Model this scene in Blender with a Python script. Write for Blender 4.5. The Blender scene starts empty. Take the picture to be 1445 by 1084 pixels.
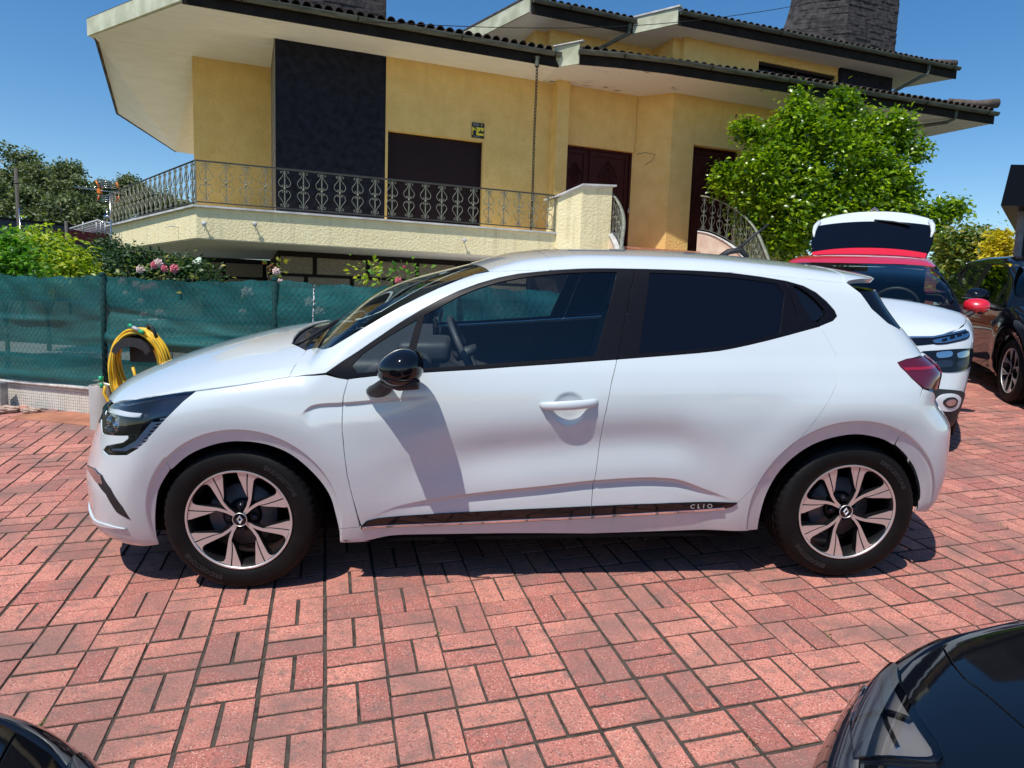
import bpy, bmesh, math, random
import numpy as np
from mathutils import Matrix, Vector
from mathutils.geometry import delaunay_2d_cdt
random.seed(7); RNG = np.random.default_rng(7)
SC = bpy.context.scene; COL = SC.collection
rad = math.radians

# ------------------------------------------------------------------ camera
FPX = 968.0                      # focal length in pixels of a 1445 px wide frame
def cam_basis(pd, rd):
    p, r = rad(pd), rad(rd)
    fw = np.array([0, math.cos(p), -math.sin(p)]); rt = np.array([1., 0, 0]); up = np.cross(rt, fw)
    return math.cos(r)*rt - math.sin(r)*up, math.sin(r)*rt + math.cos(r)*up, fw
BW = cam_basis(6.6, -1.95)       # against gravity
BL = cam_basis(11.4, -.62)       # against the sloping forecourt
cm = Matrix(((BW[0][0], BW[1][0], -BW[2][0], 0), (BW[0][1], BW[1][1], -BW[2][1], 0), (BW[0][2], BW[1][2], -BW[2][2], 0), (0, 0, 0, 1)))
cam = bpy.data.cameras.new('camera'); cob = bpy.data.objects.new('camera', cam); COL.objects.link(cob)
cam.sensor_width = 36; cam.lens = 36*FPX/1445; cam.clip_end = 2000; cam.clip_start = .05
cob.matrix_world = cm; SC.camera = cob
# forecourt frame: origin on the paving under the camera, z square to the paving
Rl = np.array([BW[0], BW[1], -BW[2]]).T @ np.array([BL[0], BL[1], -BL[2]])
LOT = Matrix([list(Rl[i])+[0] for i in range(3)]+[[0, 0, 0, 1]]) @ Matrix.Translation((0, 0, -1.43))
CARM = LOT @ Matrix.Translation((-1.170, 3.505, 0)) @ Matrix.Rotation(rad(3.6), 4, 'Z')
# facade frame: x along the front, y into the house, z up from eye height
HA = rad(68.7)
HOUSE = Matrix(((math.sin(HA), -math.cos(HA), 0, -5.743), (math.cos(HA), math.sin(HA), 0, 12.5), (0, 0, 1, 0), (0, 0, 0, 1)))

# ------------------------------------------------------------------ sun and sky
sd = (CARM.to_3x3() @ Vector((.15, .19, -.53))).normalized()      # the way the light travels
sun = bpy.data.lights.new('sun', 'SUN'); sun.energy = 4.7; sun.angle = rad(.53); sun.color = (1, .955, .89)
so = bpy.data.objects.new('sun', sun); COL.objects.link(so)
so.rotation_euler = sd.to_track_quat('-Z', 'Y').to_euler()
W = bpy.data.worlds.new('World'); SC.world = W; W.use_nodes = True
nt = W.node_tree; nt.nodes.clear()
sky = nt.nodes.new('ShaderNodeTexSky'); sky.sky_type = 'NISHITA'; sky.sun_disc = False
sky.sun_elevation = math.asin(-sd.z); sky.sun_rotation = math.atan2(-sd.x, -sd.y)
sky.air_density = 1.0; sky.dust_density = .25; sky.ozone_density = 2.0; sky.altitude = 200
hs = nt.nodes.new('ShaderNodeHueSaturation'); hs.inputs['Saturation'].default_value = 1.32; hs.inputs['Value'].default_value = .9
bg = nt.nodes.new('ShaderNodeBackground'); bg.inputs[1].default_value = .15
wo = nt.nodes.new('ShaderNodeOutputWorld')
nt.links.new(sky.outputs[0], hs.inputs['Color']); nt.links.new(hs.outputs[0], bg.inputs[0]); nt.links.new(bg.outputs[0], wo.inputs[0])
SC.view_settings.view_transform = 'Standard'; SC.view_settings.look = 'None'
SC.view_settings.gamma = 1; SC.view_settings.use_curve_mapping = False
SC.view_settings.exposure = .05

# ------------------------------------------------------------------ helpers
def tag(o, label=None, cat=None, group=None, kind=None):
    if label: o['label'] = label
    if cat: o['category'] = cat
    if group: o['group'] = group
    if kind: o['kind'] = kind
    return o
def mesh(name, V, Fc, mat=None, smooth=False, normals=None):
    me = bpy.data.meshes.new(name); me.from_pydata([tuple(map(float, v)) for v in V], [], [tuple(int(i) for i in f) for f in Fc])
    if mat: me.materials.append(mat)
    if smooth or normals is not None: me.polygons.foreach_set('use_smooth', [True]*len(me.polygons))
    me.update()
    if normals is not None: me.normals_split_custom_set_from_vertices([tuple(map(float, n)) for n in normals])
    return me
def obj(name, me, parent=None, M=None):
    o = bpy.data.objects.new(name, me); COL.objects.link(o)
    if parent: o.parent = parent
    if M is not None: o.matrix_local = M
    return o
def empty(name, M, label, cat, group=None):
    o = bpy.data.objects.new(name, None); COL.objects.link(o); o.matrix_world = M; o.empty_display_size = .2
    return tag(o, label, cat, group)
def streaks(m, amt=.35, col=(.12, .10, .07)):
    """rain streaks: stretched noise darkens the base colour"""
    bc = bsdf(m).inputs['Base Color']; src = bc.links[0].from_socket; tc = N(m, 'ShaderNodeTexCoord'); mp = N(m, 'ShaderNodeMapping'); mp.inputs['Scale'].default_value = (5, 5, .35); n = N(m, 'ShaderNodeTexNoise', i_Scale=1.6, i_Detail=7., i_Roughness=.65)
    L(m, tc.outputs['Object'], mp.inputs[0]); L(m, mp.outputs[0], n.inputs[0]); r = N(m, 'ShaderNodeMapRange'); r.inputs[1].default_value = .52; r.inputs[2].default_value = .78; r.inputs[4].default_value = amt; L(m, n.outputs[0], r.inputs[0])
    x = N(m, 'ShaderNodeMix', data_type='RGBA'); L(m, r.outputs[0], x.inputs[0]); L(m, src, x.inputs[6]); x.inputs[7].default_value = (*col, 1); L(m, x.outputs[2], bc)
class MB:
    """collects shapes, links them as one mesh object"""
    def __init__(s): s.v = []; s.f = []; s.sm = []
    def add(s, V, F, sm=False):
        b = len(s.v); s.v += [tuple(map(float, p)) for p in V]; s.f += [tuple(int(i)+b for i in f) for f in F]; s.sm += [sm]*len(F); return s
    def box(s, a, b, M=None):
        (x0, y0, z0), (x1, y1, z1) = a, b
        V = [(x0,y0,z0),(x1,y0,z0),(x1,y1,z0),(x0,y1,z0),(x0,y0,z1),(x1,y0,z1),(x1,y1,z1),(x0,y1,z1)]
        if M is not None: V = [tuple(M @ Vector(v)) for v in V]
        return s.add(V, [(0,3,2,1),(4,5,6,7),(0,1,5,4),(1,2,6,5),(2,3,7,6),(3,0,4,7)])
    def prism(s, pts, h, base=None):
        """pts: list of 3-D points (planar polygon), extruded by vector h"""
        n = len(pts); h = Vector(h); V = [Vector(p) for p in pts]; V += [p+h for p in V]
        F = [tuple(range(n))[::-1], tuple(range(n, 2*n))] + [(i, (i+1) % n, n+(i+1) % n, n+i) for i in range(n)]
        return s.add(V, F)
    def tube(s, pts, r, n=8, flat=None, cap=True):
        """tube along points; r number or list; flat=(w,h,up) for an oval/flat section"""
        P = [Vector(p) for p in pts]; m = len(P); V = []; F = []
        u = None
        for i, p in enumerate(P):
            t = (P[min(i+1, m-1)]-P[max(i-1, 0)])
            t = t.normalized() if t.length > 1e-9 else Vector((0, 0, 1))
            if flat is not None: a = Vector(flat[2]); u = (a - t*a.dot(t)).normalized()
            elif u is None: u = t.orthogonal().normalized()
            else: u = (u-t*u.dot(t)).normalized()
            w = t.cross(u); rr = r[i] if hasattr(r, '__len__') else r
            for k in range(n):
                a = 2*math.pi*(k+.5)/n
                if flat is not None: V.append(p+w*math.cos(a)*flat[0]*rr+u*math.sin(a)*flat[1]*rr)
                else: V.append(p+u*math.cos(a)*rr+w*math.sin(a)*rr)
        for i in range(m-1):
            for k in range(n): F.append((i*n+k, i*n+(k+1) % n, (i+1)*n+(k+1) % n, (i+1)*n+k))
        if cap: F += [tuple(range(n))[::-1], tuple(range((m-1)*n, m*n))]
        return s.add(V, F, True)
    def lathe(s, prof, n=48, axis='Y', c=(0, 0, 0), closed=False):
        """prof: (radius, along)"""
        V = []; F = []; m = len(prof)
        for k in range(n):
            a = 2*math.pi*k/n
            for r, y in prof:
                q = (r*math.cos(a), y, r*math.sin(a)) if axis == 'Y' else (r*math.cos(a), r*math.sin(a), y)
                V.append((q[0]+c[0], q[1]+c[1], q[2]+c[2]))
        mm = m if closed else m-1
        for k in range(n):
            for j in range(mm): F.append((k*m+j, ((k+1) % n)*m+j, ((k+1) % n)*m+(j+1) % m, k*m+(j+1) % m))
        return s.add(V, F, True)
    def build(s, name, mat, parent=None, M=None, kind=None, bevel=0):
        me = bpy.data.meshes.new(name); me.from_pydata(s.v, [], s.f)
        if mat: me.materials.append(mat)
        me.polygons.foreach_set('use_smooth', s.sm)
        bm = bmesh.new(); bm.from_mesh(me); bmesh.ops.recalc_face_normals(bm, faces=bm.faces); 
        if bevel: bmesh.ops.bevel(bm, geom=bm.edges[:], offset=bevel, segments=1, affect='EDGES')
        bm.to_mesh(me); bm.free(); me.update()
        o = obj(name, me, parent, M)
        if kind: o['kind'] = kind
        return o

# ------------------------------------------------------------------ materials
def mat(name, col=(.5, .5, .5), rough=.5, metal=0, coat=0, spec=.5, **kw):
    m = bpy.data.materials.new(name); m.use_nodes = True; n = m.node_tree; b = n.nodes['Principled BSDF']
    b.inputs['Base Color'].default_value = (*col, 1); b.inputs['Roughness'].default_value = rough
    b.inputs['Metallic'].default_value = metal; b.inputs['Coat Weight'].default_value = coat; b.inputs['Specular IOR Level'].default_value = spec
    b.inputs['Coat Roughness'].default_value = kw.get('cr', .03)
    return m
def N(m, t, **kw):
    x = m.node_tree.nodes.new(t)
    for k, v in kw.items():
        if k.startswith('i_'):
            key = k[2:]; x.inputs[int(key) if key.isdigit() else key].default_value = v
        else: setattr(x, k, v)
    return x
def L(m, a, b): m.node_tree.links.new(a, b)
def bsdf(m): return m.node_tree.nodes['Principled BSDF']
def noise_mat(name, c1, c2, scale=8, rough=.7, bump=0, bscale=60, detail=6, lo=.35, hi=.65, vec='Object', metal=0, coat=0, bdist=.004, third=None, spec=.5, stretch=None):
    m = mat(name, c1, rough, metal, coat, spec); tc = N(m, 'ShaderNodeTexCoord'); src = tc.outputs[vec]
    if stretch:
        mp = N(m, 'ShaderNodeMapping'); mp.inputs['Scale'].default_value = stretch; L(m, src, mp.inputs[0]); src = mp.outputs[0]
    nz = N(m, 'ShaderNodeTexNoise'); nz.inputs['Scale'].default_value = scale; nz.inputs['Detail'].default_value = detail; L(m, src, nz.inputs[0])
    cr = N(m, 'ShaderNodeValToRGB'); e = cr.color_ramp.elements; e[0].position = lo; e[1].position = hi; e[0].color = (*c1, 1); e[1].color = (*c2, 1)
    if third: q = e.new((lo+hi)/2); q.color = (*third, 1)
    L(m, nz.outputs[0], cr.inputs[0]); L(m, cr.outputs[0], bsdf(m).inputs['Base Color'])
    if bump:
        n2 = N(m, 'ShaderNodeTexNoise'); n2.inputs['Scale'].default_value = bscale; n2.inputs['Detail'].default_value = 5; L(m, src, n2.inputs[0])
        bp = N(m, 'ShaderNodeBump'); bp.inputs['Strength'].default_value = bump; bp.inputs['Distance'].default_value = bdist
        L(m, n2.outputs[0], bp.inputs['Height']); L(m, bp.outputs[0], bsdf(m).inputs['Normal'])
    return m
def glass_mat(name, tint, refl=1.0, rough=.0):
    m = bpy.data.materials.new(name); m.use_nodes = True; n = m.node_tree; n.nodes.clear()
    o = N(m, 'ShaderNodeOutputMaterial'); t = N(m, 'ShaderNodeBsdfTransparent'); t.inputs[0].default_value = (*tint, 1)
    g = N(m, 'ShaderNodeBsdfGlossy'); g.inputs['Roughness'].default_value = rough; g.inputs[0].default_value = (refl, refl, refl, 1)
    f = N(m, 'ShaderNodeFresnel'); f.inputs[0].default_value = 1.52; x = N(m, 'ShaderNodeMixShader')
    L(m, f.outputs[0], x.inputs[0]); L(m, t.outputs[0], x.inputs[1]); L(m, g.outputs[0], x.inputs[2]); L(m, x.outputs[0], o.inputs[0])
    return m
M_ = {}
M_['white'] = noise_mat('white_car_paint', (.575, .630, .650), (.60, .655, .67), 2.5, .25, coat=1, lo=.3, hi=.7)
M_['red'] = mat('red_car_paint', (.62, .006, .02), .35, coat=1)
M_['black'] = mat('black_car_paint', (.0035, .004, .006), .05, coat=0, spec=.6)
M_['gloss'] = mat('gloss_black', (.004, .004, .006), .06, coat=0, spec=.5)
M_['trim'] = mat('satin_black_trim', (.004, .004, .007), .38, spec=.14)
M_['plastic'] = noise_mat('black_plastic', (.012, .012, .013), (.02, .02, .022), 40, .6, bump=.2, bscale=600, bdist=.0005)
M_['dark'] = mat('unlit_black', (.004, .004, .004), .9, spec=.1)
M_['rubber'] = noise_mat('tyre_rubber', (.0035, .0035, .004), (.007, .0065, .0065), 9, .62, bump=.25, bscale=120, bdist=.0008, spec=.2)
M_['rubtext'] = mat('raised_rubber', (.028, .028, .03), .5, spec=.3)
M_['alu'] = mat('machined_aluminium', (.80, .78, .77), .40, metal=.8)
M_['rimdark'] = mat('black_rim', (.006, .006, .007), .38, spec=.35)
M_['chrome'] = mat('chrome', (.72, .72, .74), .07, metal=1)
M_['disc'] = mat('brake_disc', (.16, .155, .155), .6, metal=.5)
M_['glass'] = glass_mat('tinted_glass', (.88, .96, .98))
M_['wglass'] = glass_mat('windscreen_glass', (.70, .78, .76))
M_['privacy'] = mat('privacy_glass', (.003, .0035, .007), .04, spec=.3)
M_['lens'] = glass_mat('clear_lens', (.86, .88, .9))
M_['lampin'] = mat('lamp_housing', (.07, .075, .09), .18, metal=.85)
M_['chromein'] = mat('lamp_reflector', (.55, .56, .58), .15, metal=1)
M_['lampwhite'] = mat('lamp_light_guide', (.75, .78, .82), .2, coat=1)
M_['bowl'] = mat('lamp_bowl', (.42, .39, .37), .32, metal=.6)
M_['tail'] = mat('red_lamp_lens', (.10, .002, .010), .07, coat=1)
M_['tail2'] = mat('bright_red_lamp', (.34, .005, .02), .1, coat=1)
M_['seat'] = noise_mat('seat_fabric', (.055, .06, .066), (.085, .09, .098), 60, .8)
M_['dash'] = noise_mat('dashboard_plastic', (.035, .036, .04), (.05, .05, .055), 50, .55)
M_['light'] = mat('grey_interior_trim', (.14, .145, .145), .6)
M_['whitepl'] = mat('white_lettering', (.8, .8, .8), .4)
M_['blackprint'] = mat('black_print', (.01, .01, .01), .5)
M_['yellowprint'] = mat('yellow_print', (.75, .62, .03), .5)
# ------------------------------------------------------------------ car body surface
def pch(xs, ys):
    xs = np.array(xs, float); ys = np.array(ys, float); h = np.diff(xs); d = np.diff(ys)/h
    m = np.zeros(len(xs)); m[0] = d[0]; m[-1] = d[-1]
    for i in range(1, len(xs)-1):
        if d[i-1]*d[i] > 0:
            w1 = 2*h[i]+h[i-1]; w2 = h[i]+2*h[i-1]; m[i] = (w1+w2)/(w1/d[i-1]+w2/d[i])
    def f(x):
        x = np.asarray(x, float); i = np.clip(np.searchsorted(xs, x)-1, 0, len(xs)-2)
        t = (x-xs[i])/h[i]; lo = t < 0; hi = t > 1; tc = np.clip(t, 0, 1)
        r = (2*tc**3-3*tc**2+1)*ys[i]+(tc**3-2*tc**2+tc)*h[i]*m[i]+(-2*tc**3+3*tc**2)*ys[i+1]+(tc**3-tc**2)*h[i]*m[i+1]
        r = np.where(lo, ys[0]+(x-xs[0])*m[0], r); return np.where(hi, ys[-1]+(x-xs[-1])*m[-1], r)
    return f
def smin(a, b, k):
    h = np.maximum(k-np.abs(a-b), 0)/k
    return np.minimum(a, b)-h*h*k*.25
def smax(a, b, k): return -smin(-a, -b, k)
def sstep(t): t = np.clip(t, 0, 1); return t*t*(3-2*t)
HX = [-.84, -.72, -.55, -.3, 0, .3, .6]; RX = [.95, 1.2, 1.5, 1.9, 2.3, 2.7, 3.0]
FZ = [.15, .25, .4, .55, .68, .80, .95]; BZ = [.2, .35, .5, .65, .8, .9, 1.0, 1.3, 1.5]
SHAPE = dict(hz=[.71, .783, .852, .931, .998, 1.033, 1.026], w0=.256, wa=1.087, ws=.558, wc=.092,
    rz=[1.338, 1.400, 1.421, 1.415, 1.39, 1.346, 1.309], fx=[-.78, -.862, -.864, -.825, -.775, -.737, -.502], fc=.332,
    bx=[3.1, 3.227, 3.247, 3.243, 3.157, 3.163, 3.056, 2.831, 2.811], bc=.242, hk=.111, rk=.04)
def make_body(p, zs=1.0, wadd=0):
    hood = pch(HX, p['hz']); roof = pch(RX, p['rz']); fx = pch(FZ, p['fx']); bx = pch(BZ, p['bx'])
    yw = pch([-.9, -.6, -.3, 0, .4, 1.0, 1.6, 2.2, 2.6, 2.9, 3.2], [.84, .868, .884, .892, .893, .893, .896, .899, .898, .885, .855])
    g = pch([.08, .17, .3, .45, .6, .72, .84, .92, 1.0, 1.1, 1.25, 1.36, 1.45], [.128, .082, .045, .022, .006, .001, .013, .036, .075, .125, .200, .262, .33])
    def F(x, y, z):
        z = z/zs; ay = np.abs(y)-wadd; side = yw(x)-g(z)-ay; aq = np.maximum(ay, 0)
        h = hood(x)-p['hk']*(aq/.85)**2.4-z
        w = p['wa']+((x-p['wc']*(aq/.65)**2)-p['w0'])*p['ws']-.05*(((x-p['wc']*(aq/.65)**2)-.7)/.4)**2-z
        r = roof(x)-p['rk']*(aq/.62)**2.6-z
        top = smin(w, r, .06); top = np.where(x > 1.9, r, top)
        top = smax(h*np.where(x > .9, 0, 1)-np.where(x > .9, 1, 0), top, .015)
        fr = x-(fx(z)+p['fc']*(aq/.85)**2.6); bk = (bx(z)-p['bc']*(aq/.85)**3)-x
        d = smin(side*.96, top*.9, .07); d = smin(d, fr*.85, .10); d = smin(d, bk*.9, .07)
        return smin(d, z-.16, .05)
    return F
CRX = [.495, .56, .656, .898, 1.263, 1.47, 1.692, 1.792, 1.947, 2.08]; CRZ = [.306, .332, .367, .411, .45, .473, .484, .478, .426, .376]
creasez = pch(CRX, CRZ); sculz = pch([.28, .30, .322, .36, .445, .657, .80], [.765, .785, .800, .808, .812, .829, .836])
RINGS = ((.025, .392), (2.556, .418))
def lin(t, xs, ys): return np.interp(t, xs, ys)
def disp_main(x, z):
    """relief of the body sides, outward positive"""
    d = np.zeros_like(x)
    for cx, R in RINGS:
        r = np.hypot(x-cx, z-.315)
        d += .010*np.exp(-((r-.46)/.09)**2)+lin(r-R, [-.065, -.006, 0, .03], [-.015, -.005, 0, 0])
    t = creasez(x)-z; w = sstep((x-.50)/.60)*sstep((2.09-x)/.34)
    d += w*lin(t, [0, .008, .018, .05, .12, .2], [0, -.015, -.017, -.010, 0, 0])
    d += w*(-.026*np.exp(-((t+.155)/.10)**2))
    t2 = sculz(x)-z; w2 = sstep((x-.283)/.04)*(1-sstep((x-.50)/.30))
    d += w2*lin(t2, [0, .006, .014, .05, .085], [0, -.008, -.0095, -.004, 0])
    r = np.hypot(x-1.350, z-.783)
    d += lin(r, [0, .035, .055, .067, .072], [-.013, -.012, -.007, -.001, 0])
    d += .010*np.exp(-((z-.80)/.09)**2)*sstep((x-2.0)/.5)*(1-sstep((x-2.75)/.2))
    return d
def circ(cx, cz, r, n, a0=0, a1=360): a = np.radians(np.linspace(a0, a1, n)); return np.stack([cx+r*np.cos(a), cz+r*np.sin(a)], 1)
def along(fn, x0, x1, dz, n): x = np.linspace(x0, x1, n); return np.stack([x, fn(x)-dz], 1)
FEATS = [along(creasez, .52, 2.08, t, 220) for t in (-.024, -.010, -.0035, 0, .0045, .008, .013, .018, .026, .036, .05)]+[along(sculz, .287, .78, t, 46) for t in (-.008, -.003, 0, .003, .006, .010, .014, .024)]
for cx, R in RINGS: FEATS += [circ(cx, .315, R+e, 110, -10, 190) for e in (.012, .003, 0, -.003, -.006, -.009, -.018)]
FEATS += [circ(1.350, .783, r, 44)[:-1] for r in (.076, .072, .067, .061, .055, .045, .035)]
def disp_plain(x, z):
    d = np.zeros_like(x)
    for cx in (.02, 2.556):
        r = np.hypot(x-cx, z-.315); d += .010*np.exp(-((r-.44)/.09)**2)-.014*np.clip((.40-r)/.05, 0, 1)
    return d
class Body:
    """maps flat outlines onto the body surface; charts: side (x,z), top (x,y), F and R (degrees,z) round the nose and tail"""
    def __init__(s, F, disp, feats=(), warp=None): s.F = F; s.disp = disp; s.feats = feats; s.warp = warp or (lambda P: P)
    def pos(s, ch, q, off=0.0):
        q = np.asarray(q, float); a, b = q[:, 0], q[:, 1]
        def bis(fn, lo, hi, n=26):
            lo = np.full(len(a), lo); hi = np.full(len(a), hi)      # inside at lo, outside at hi
            for _ in range(n):
                m = (lo+hi)/2; ins = fn(m) > 0; lo = np.where(ins, m, lo); hi = np.where(ins, hi, m)
            return (lo+hi)/2
        if ch == 'side':
            y = bis(lambda y: s.F(a, y, b), 0., 1.1); y = y+s.disp(a, b)+off; return s.warp(np.stack([a, -y, b], 1))
        if ch == 'top':
            z = bis(lambda z: s.F(a, b, z), .4, 1.7); return s.warp(np.stack([a, b, z+off], 1))
        cx, sg = (.25, -1) if ch == 'F' else (2.4, 1)
        c, n = np.cos(np.radians(a)), np.sin(np.radians(a))
        r = bis(lambda r: s.F(cx+sg*r*c, -r*n, b), .05, 1.6)+off
        P = np.stack([cx+sg*r*c, -r*n, b], 1)
        dd = s.disp(P[:, 0], P[:, 2])*sstep((np.abs(P[:, 1])-.74)/.08); P[:, 1] += np.sign(P[:, 1])*dd
        return s.warp(P)
    def nrm(s, ch, q, off=0.0):
        q = np.asarray(q, float); e = np.array([.5, .003]) if ch in 'FR' else np.array([.003, .003])
        du = s.pos(ch, q+[e[0], 0], off)-s.pos(ch, q-[e[0], 0], off); dv = s.pos(ch, q+[0, e[1]], off)-s.pos(ch, q-[0, e[1]], off)
        n = np.cross(du, dv); n /= np.linalg.norm(n, axis=1)[:, None]+1e-12
        P = s.pos(ch, q, off); ref = P-np.array([1.3, 0, .5]); ref[:, 0] *= .25
        if ch == 'side': ref = np.tile([0, -1., .3], (len(q), 1))
        if ch == 'top': ref = np.tile([0, 0, 1.], (len(q), 1))
        sg = np.sign((n*ref).sum(1)); return n*sg[:, None]
def resample(poly, step, closed=True):
    out = []; n = len(poly)
    for i in range(n if closed else n-1):
        a = np.array(poly[i], float); b = np.array(poly[(i+1) % n], float); k = max(1, int(math.ceil(np.hypot(*(b-a))/step)))
        for j in range(k): out.append(a+(b-a)*j/k)
    if not closed: out.append(np.array(poly[-1], float))
    return np.array(out)
def area2(p): p = np.asarray(p); return .5*np.sum(p[:, 0]*np.roll(p[:, 1], -1)-np.roll(p[:, 0], -1)*p[:, 1])
def inset(poly, d):
    p = np.asarray(poly, float)
    if d == 0: return p
    if area2(p) < 0: p = p[::-1]
    a = p-np.roll(p, 1, 0); b = np.roll(p, -1, 0)-p
    na = np.stack([-a[:, 1], a[:, 0]], 1); nb = np.stack([-b[:, 1], b[:, 0]], 1)
    na /= np.linalg.norm(na, axis=1)[:, None]+1e-12; nb /= np.linalg.norm(nb, axis=1)[:, None]+1e-12
    n = na+nb; l2 = (n*n).sum(1)[:, None]; n = 2*n/np.maximum(l2, .8)
    return p+n*d
def inside(P, poly):
    x, y = P[:, 0], P[:, 1]; r = np.zeros(len(P), bool); n = len(poly); j = n-1
    for i in range(n):
        xi, yi = poly[i]; xj, yj = poly[j]
        c = ((yi > y) != (yj > y)) & (x < (xj-xi)*(y-yi)/((yj-yi) if yj != yi else 1e-12)+xi)
        r ^= c; j = i
    return r
def tri2d(loops, step, feats=()):
    """constrained triangulation of loops[0] minus the holes loops[1:], with a grid inside. loops in scaled units"""
    L_ = [resample(l, step) for l in loops]
    allp = np.concatenate(L_); mn, mx = allp.min(0), allp.max(0)
    gx, gy = np.meshgrid(np.arange(mn[0], mx[0], step), np.arange(mn[1], mx[1], step)); g = np.stack([gx.ravel()+step*.37, gy.ravel()+step*.41], 1)
    ok = inside(g, L_[0])
    for h in L_[1:]: ok &= ~inside(g, h)
    g = g[ok]
    fp = []
    for f in feats:
        f = np.asarray(f, float); oi = inside(f, L_[0])
        for h in L_[1:]: oi &= ~inside(f, h)
        dd = np.array([((allp-q)**2).sum(1).min() for q in f]) if len(f) else np.array([]); oi &= dd > .003**2
        run = []
        for q, k in zip(f, oi):
            if k: run.append(q)
            elif run: fp.append(run); run = []
        if run: fp.append(run)
    if fp: allp = np.concatenate([allp]+[np.array(r) for r in fp])
    if len(g):
        keep = np.ones(len(g), bool)
        for k in range(0, len(allp), 400):
            d = ((g[:, None]-allp[None, k:k+400])**2).sum(2).min(1); keep &= d > (step*.45)**2
        g = g[keep]
    vs = []; es = []; b = 0
    for l in L_:
        n = len(l); vs += [Vector(q) for q in l]; es += [(b+i, b+(i+1) % n) for i in range(n)]; b += n
    for r in fp: n = len(r); vs += [Vector(q) for q in r]; es += [(b+i, b+i+1) for i in range(n-1)]; b += n
    vs += [Vector(q) for q in g]
    ov, oe, of, _, _, _ = delaunay_2d_cdt(vs, es, [], 0, 1e-6)
    V = np.array([tuple(v) for v in ov]); T = np.array([f for f in of if len(f) == 3])
    C = V[T].mean(1); ok = inside(C, L_[0])
    for h in L_[1:]: ok &= ~inside(C, h)
    return V, T[ok]
def panel(body, name, ch, outline, mt, parent, off=0.0, gap=.002, lip=.014, step=.014, holes=(), mirror=True, mname=None):
    sc = np.array([.0154, 1.]) if ch in 'FR' else np.array([1., 1.])     # degrees to metres
    lo = [inset(np.array(outline)*sc, gap)]+[np.array(h)*sc for h in holes]
    fe = []
    for f in body.feats:
        f = np.asarray(f)
        if ch == 'side': fe.append(f)
        elif ch in 'FR' and len(f) > 1:
            cx, sg = (.25, -1) if ch == 'F' else (2.4, 1); m = (f[:, 0]-cx)*sg > .25
            if m.sum() > 3:
                f = f[m]; y = -body.pos('side', f)[:, 1]; th = np.degrees(np.arctan2(y, (f[:, 0]-cx)*sg))
                fe.append(np.stack([th, f[:, 1]], 1)*sc); fe.append(np.stack([-th, f[:, 1]], 1)*sc)
    V, T = tri2d(lo, step, fe if step < .025 else ()); Q = V/sc
    P = body.pos(ch, Q, off); n = body.nrm(ch, Q, off)
    Vs = [P]; Ns = [n]; Fs = [T]; b = len(P)
    if lip:
        from collections import Counter
        ec = Counter()
        for t in T:
            for k in range(3): ec[tuple(sorted((int(t[k]), int(t[(k+1) % 3]))))] += 1
        be = [e for e, c in ec.items() if c == 1]; ids = sorted({i for e in be for i in e}); mp = {i: k for k, i in enumerate(ids)}
        A = P[ids]; nn = n[ids]; B = A-nn*lip; cen = np.zeros_like(A); cnt = np.zeros(len(ids))
        on = np.zeros_like(A)
        tri_of = {}
        for t in T:
            for k in range(3): tri_of[tuple(sorted((int(t[k]), int(t[(k+1) % 3]))))] = t
        for e in be:
            t = tri_of[e]; o = [i for i in t if i not in e][0]; mid = (P[e[0]]+P[e[1]])/2; d = mid-P[o]; ed = P[e[1]]-P[e[0]]; ed = ed/(np.linalg.norm(ed)+1e-9)
            d = d-ed*d.dot(ed); d /= np.linalg.norm(d)+1e-9
            on[mp[e[0]]] += d; on[mp[e[1]]] += d
        on /= np.linalg.norm(on, axis=1)[:, None]+1e-9
        m = len(ids); A2 = A-nn*.0015+on*.0008
        Vs += [A, A2, B]; Ns += [nn, (nn+on), on]
        Fq = []
        for e in be:
            i, j = mp[e[0]], mp[e[1]]; Fq.append((b+i, b+j, b+m+j, b+m+i)); Fq.append((b+m+i, b+m+j, b+2*m+j, b+2*m+i))
        Fs = [T.tolist(), Fq]
    V3 = np.concatenate(Vs); N3 = np.concatenate(Ns); N3 = N3/(np.linalg.norm(N3, axis=1)[:, None]+1e-9)
    F3 = [tuple(f) for L2 in Fs for f in L2]
    # make winding agree with the normals
    F4 = []
    for f in F3:
        fn = np.cross(V3[f[1]]-V3[f[0]], V3[f[2]]-V3[f[0]])
        F4.append(tuple(f) if fn.dot(N3[f[0]]+N3[f[1]]) >= 0 else tuple(f[::-1]))
    me = mesh(name, V3, F4, mt, normals=N3); o = obj(name, me, parent)
    if mirror:
        o2 = obj(mname or name, me, parent); o2.scale = (1, -1, 1); return o, o2
    return o
def stripe(pts, w):
    p = np.array(pts, float); t = np.gradient(p, axis=0); t /= np.linalg.norm(t, axis=1)[:, None]; n = np.stack([-t[:, 1], t[:, 0]], 1)
    return np.concatenate([p+n*w/2, (p-n*w/2)[::-1]])
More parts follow.
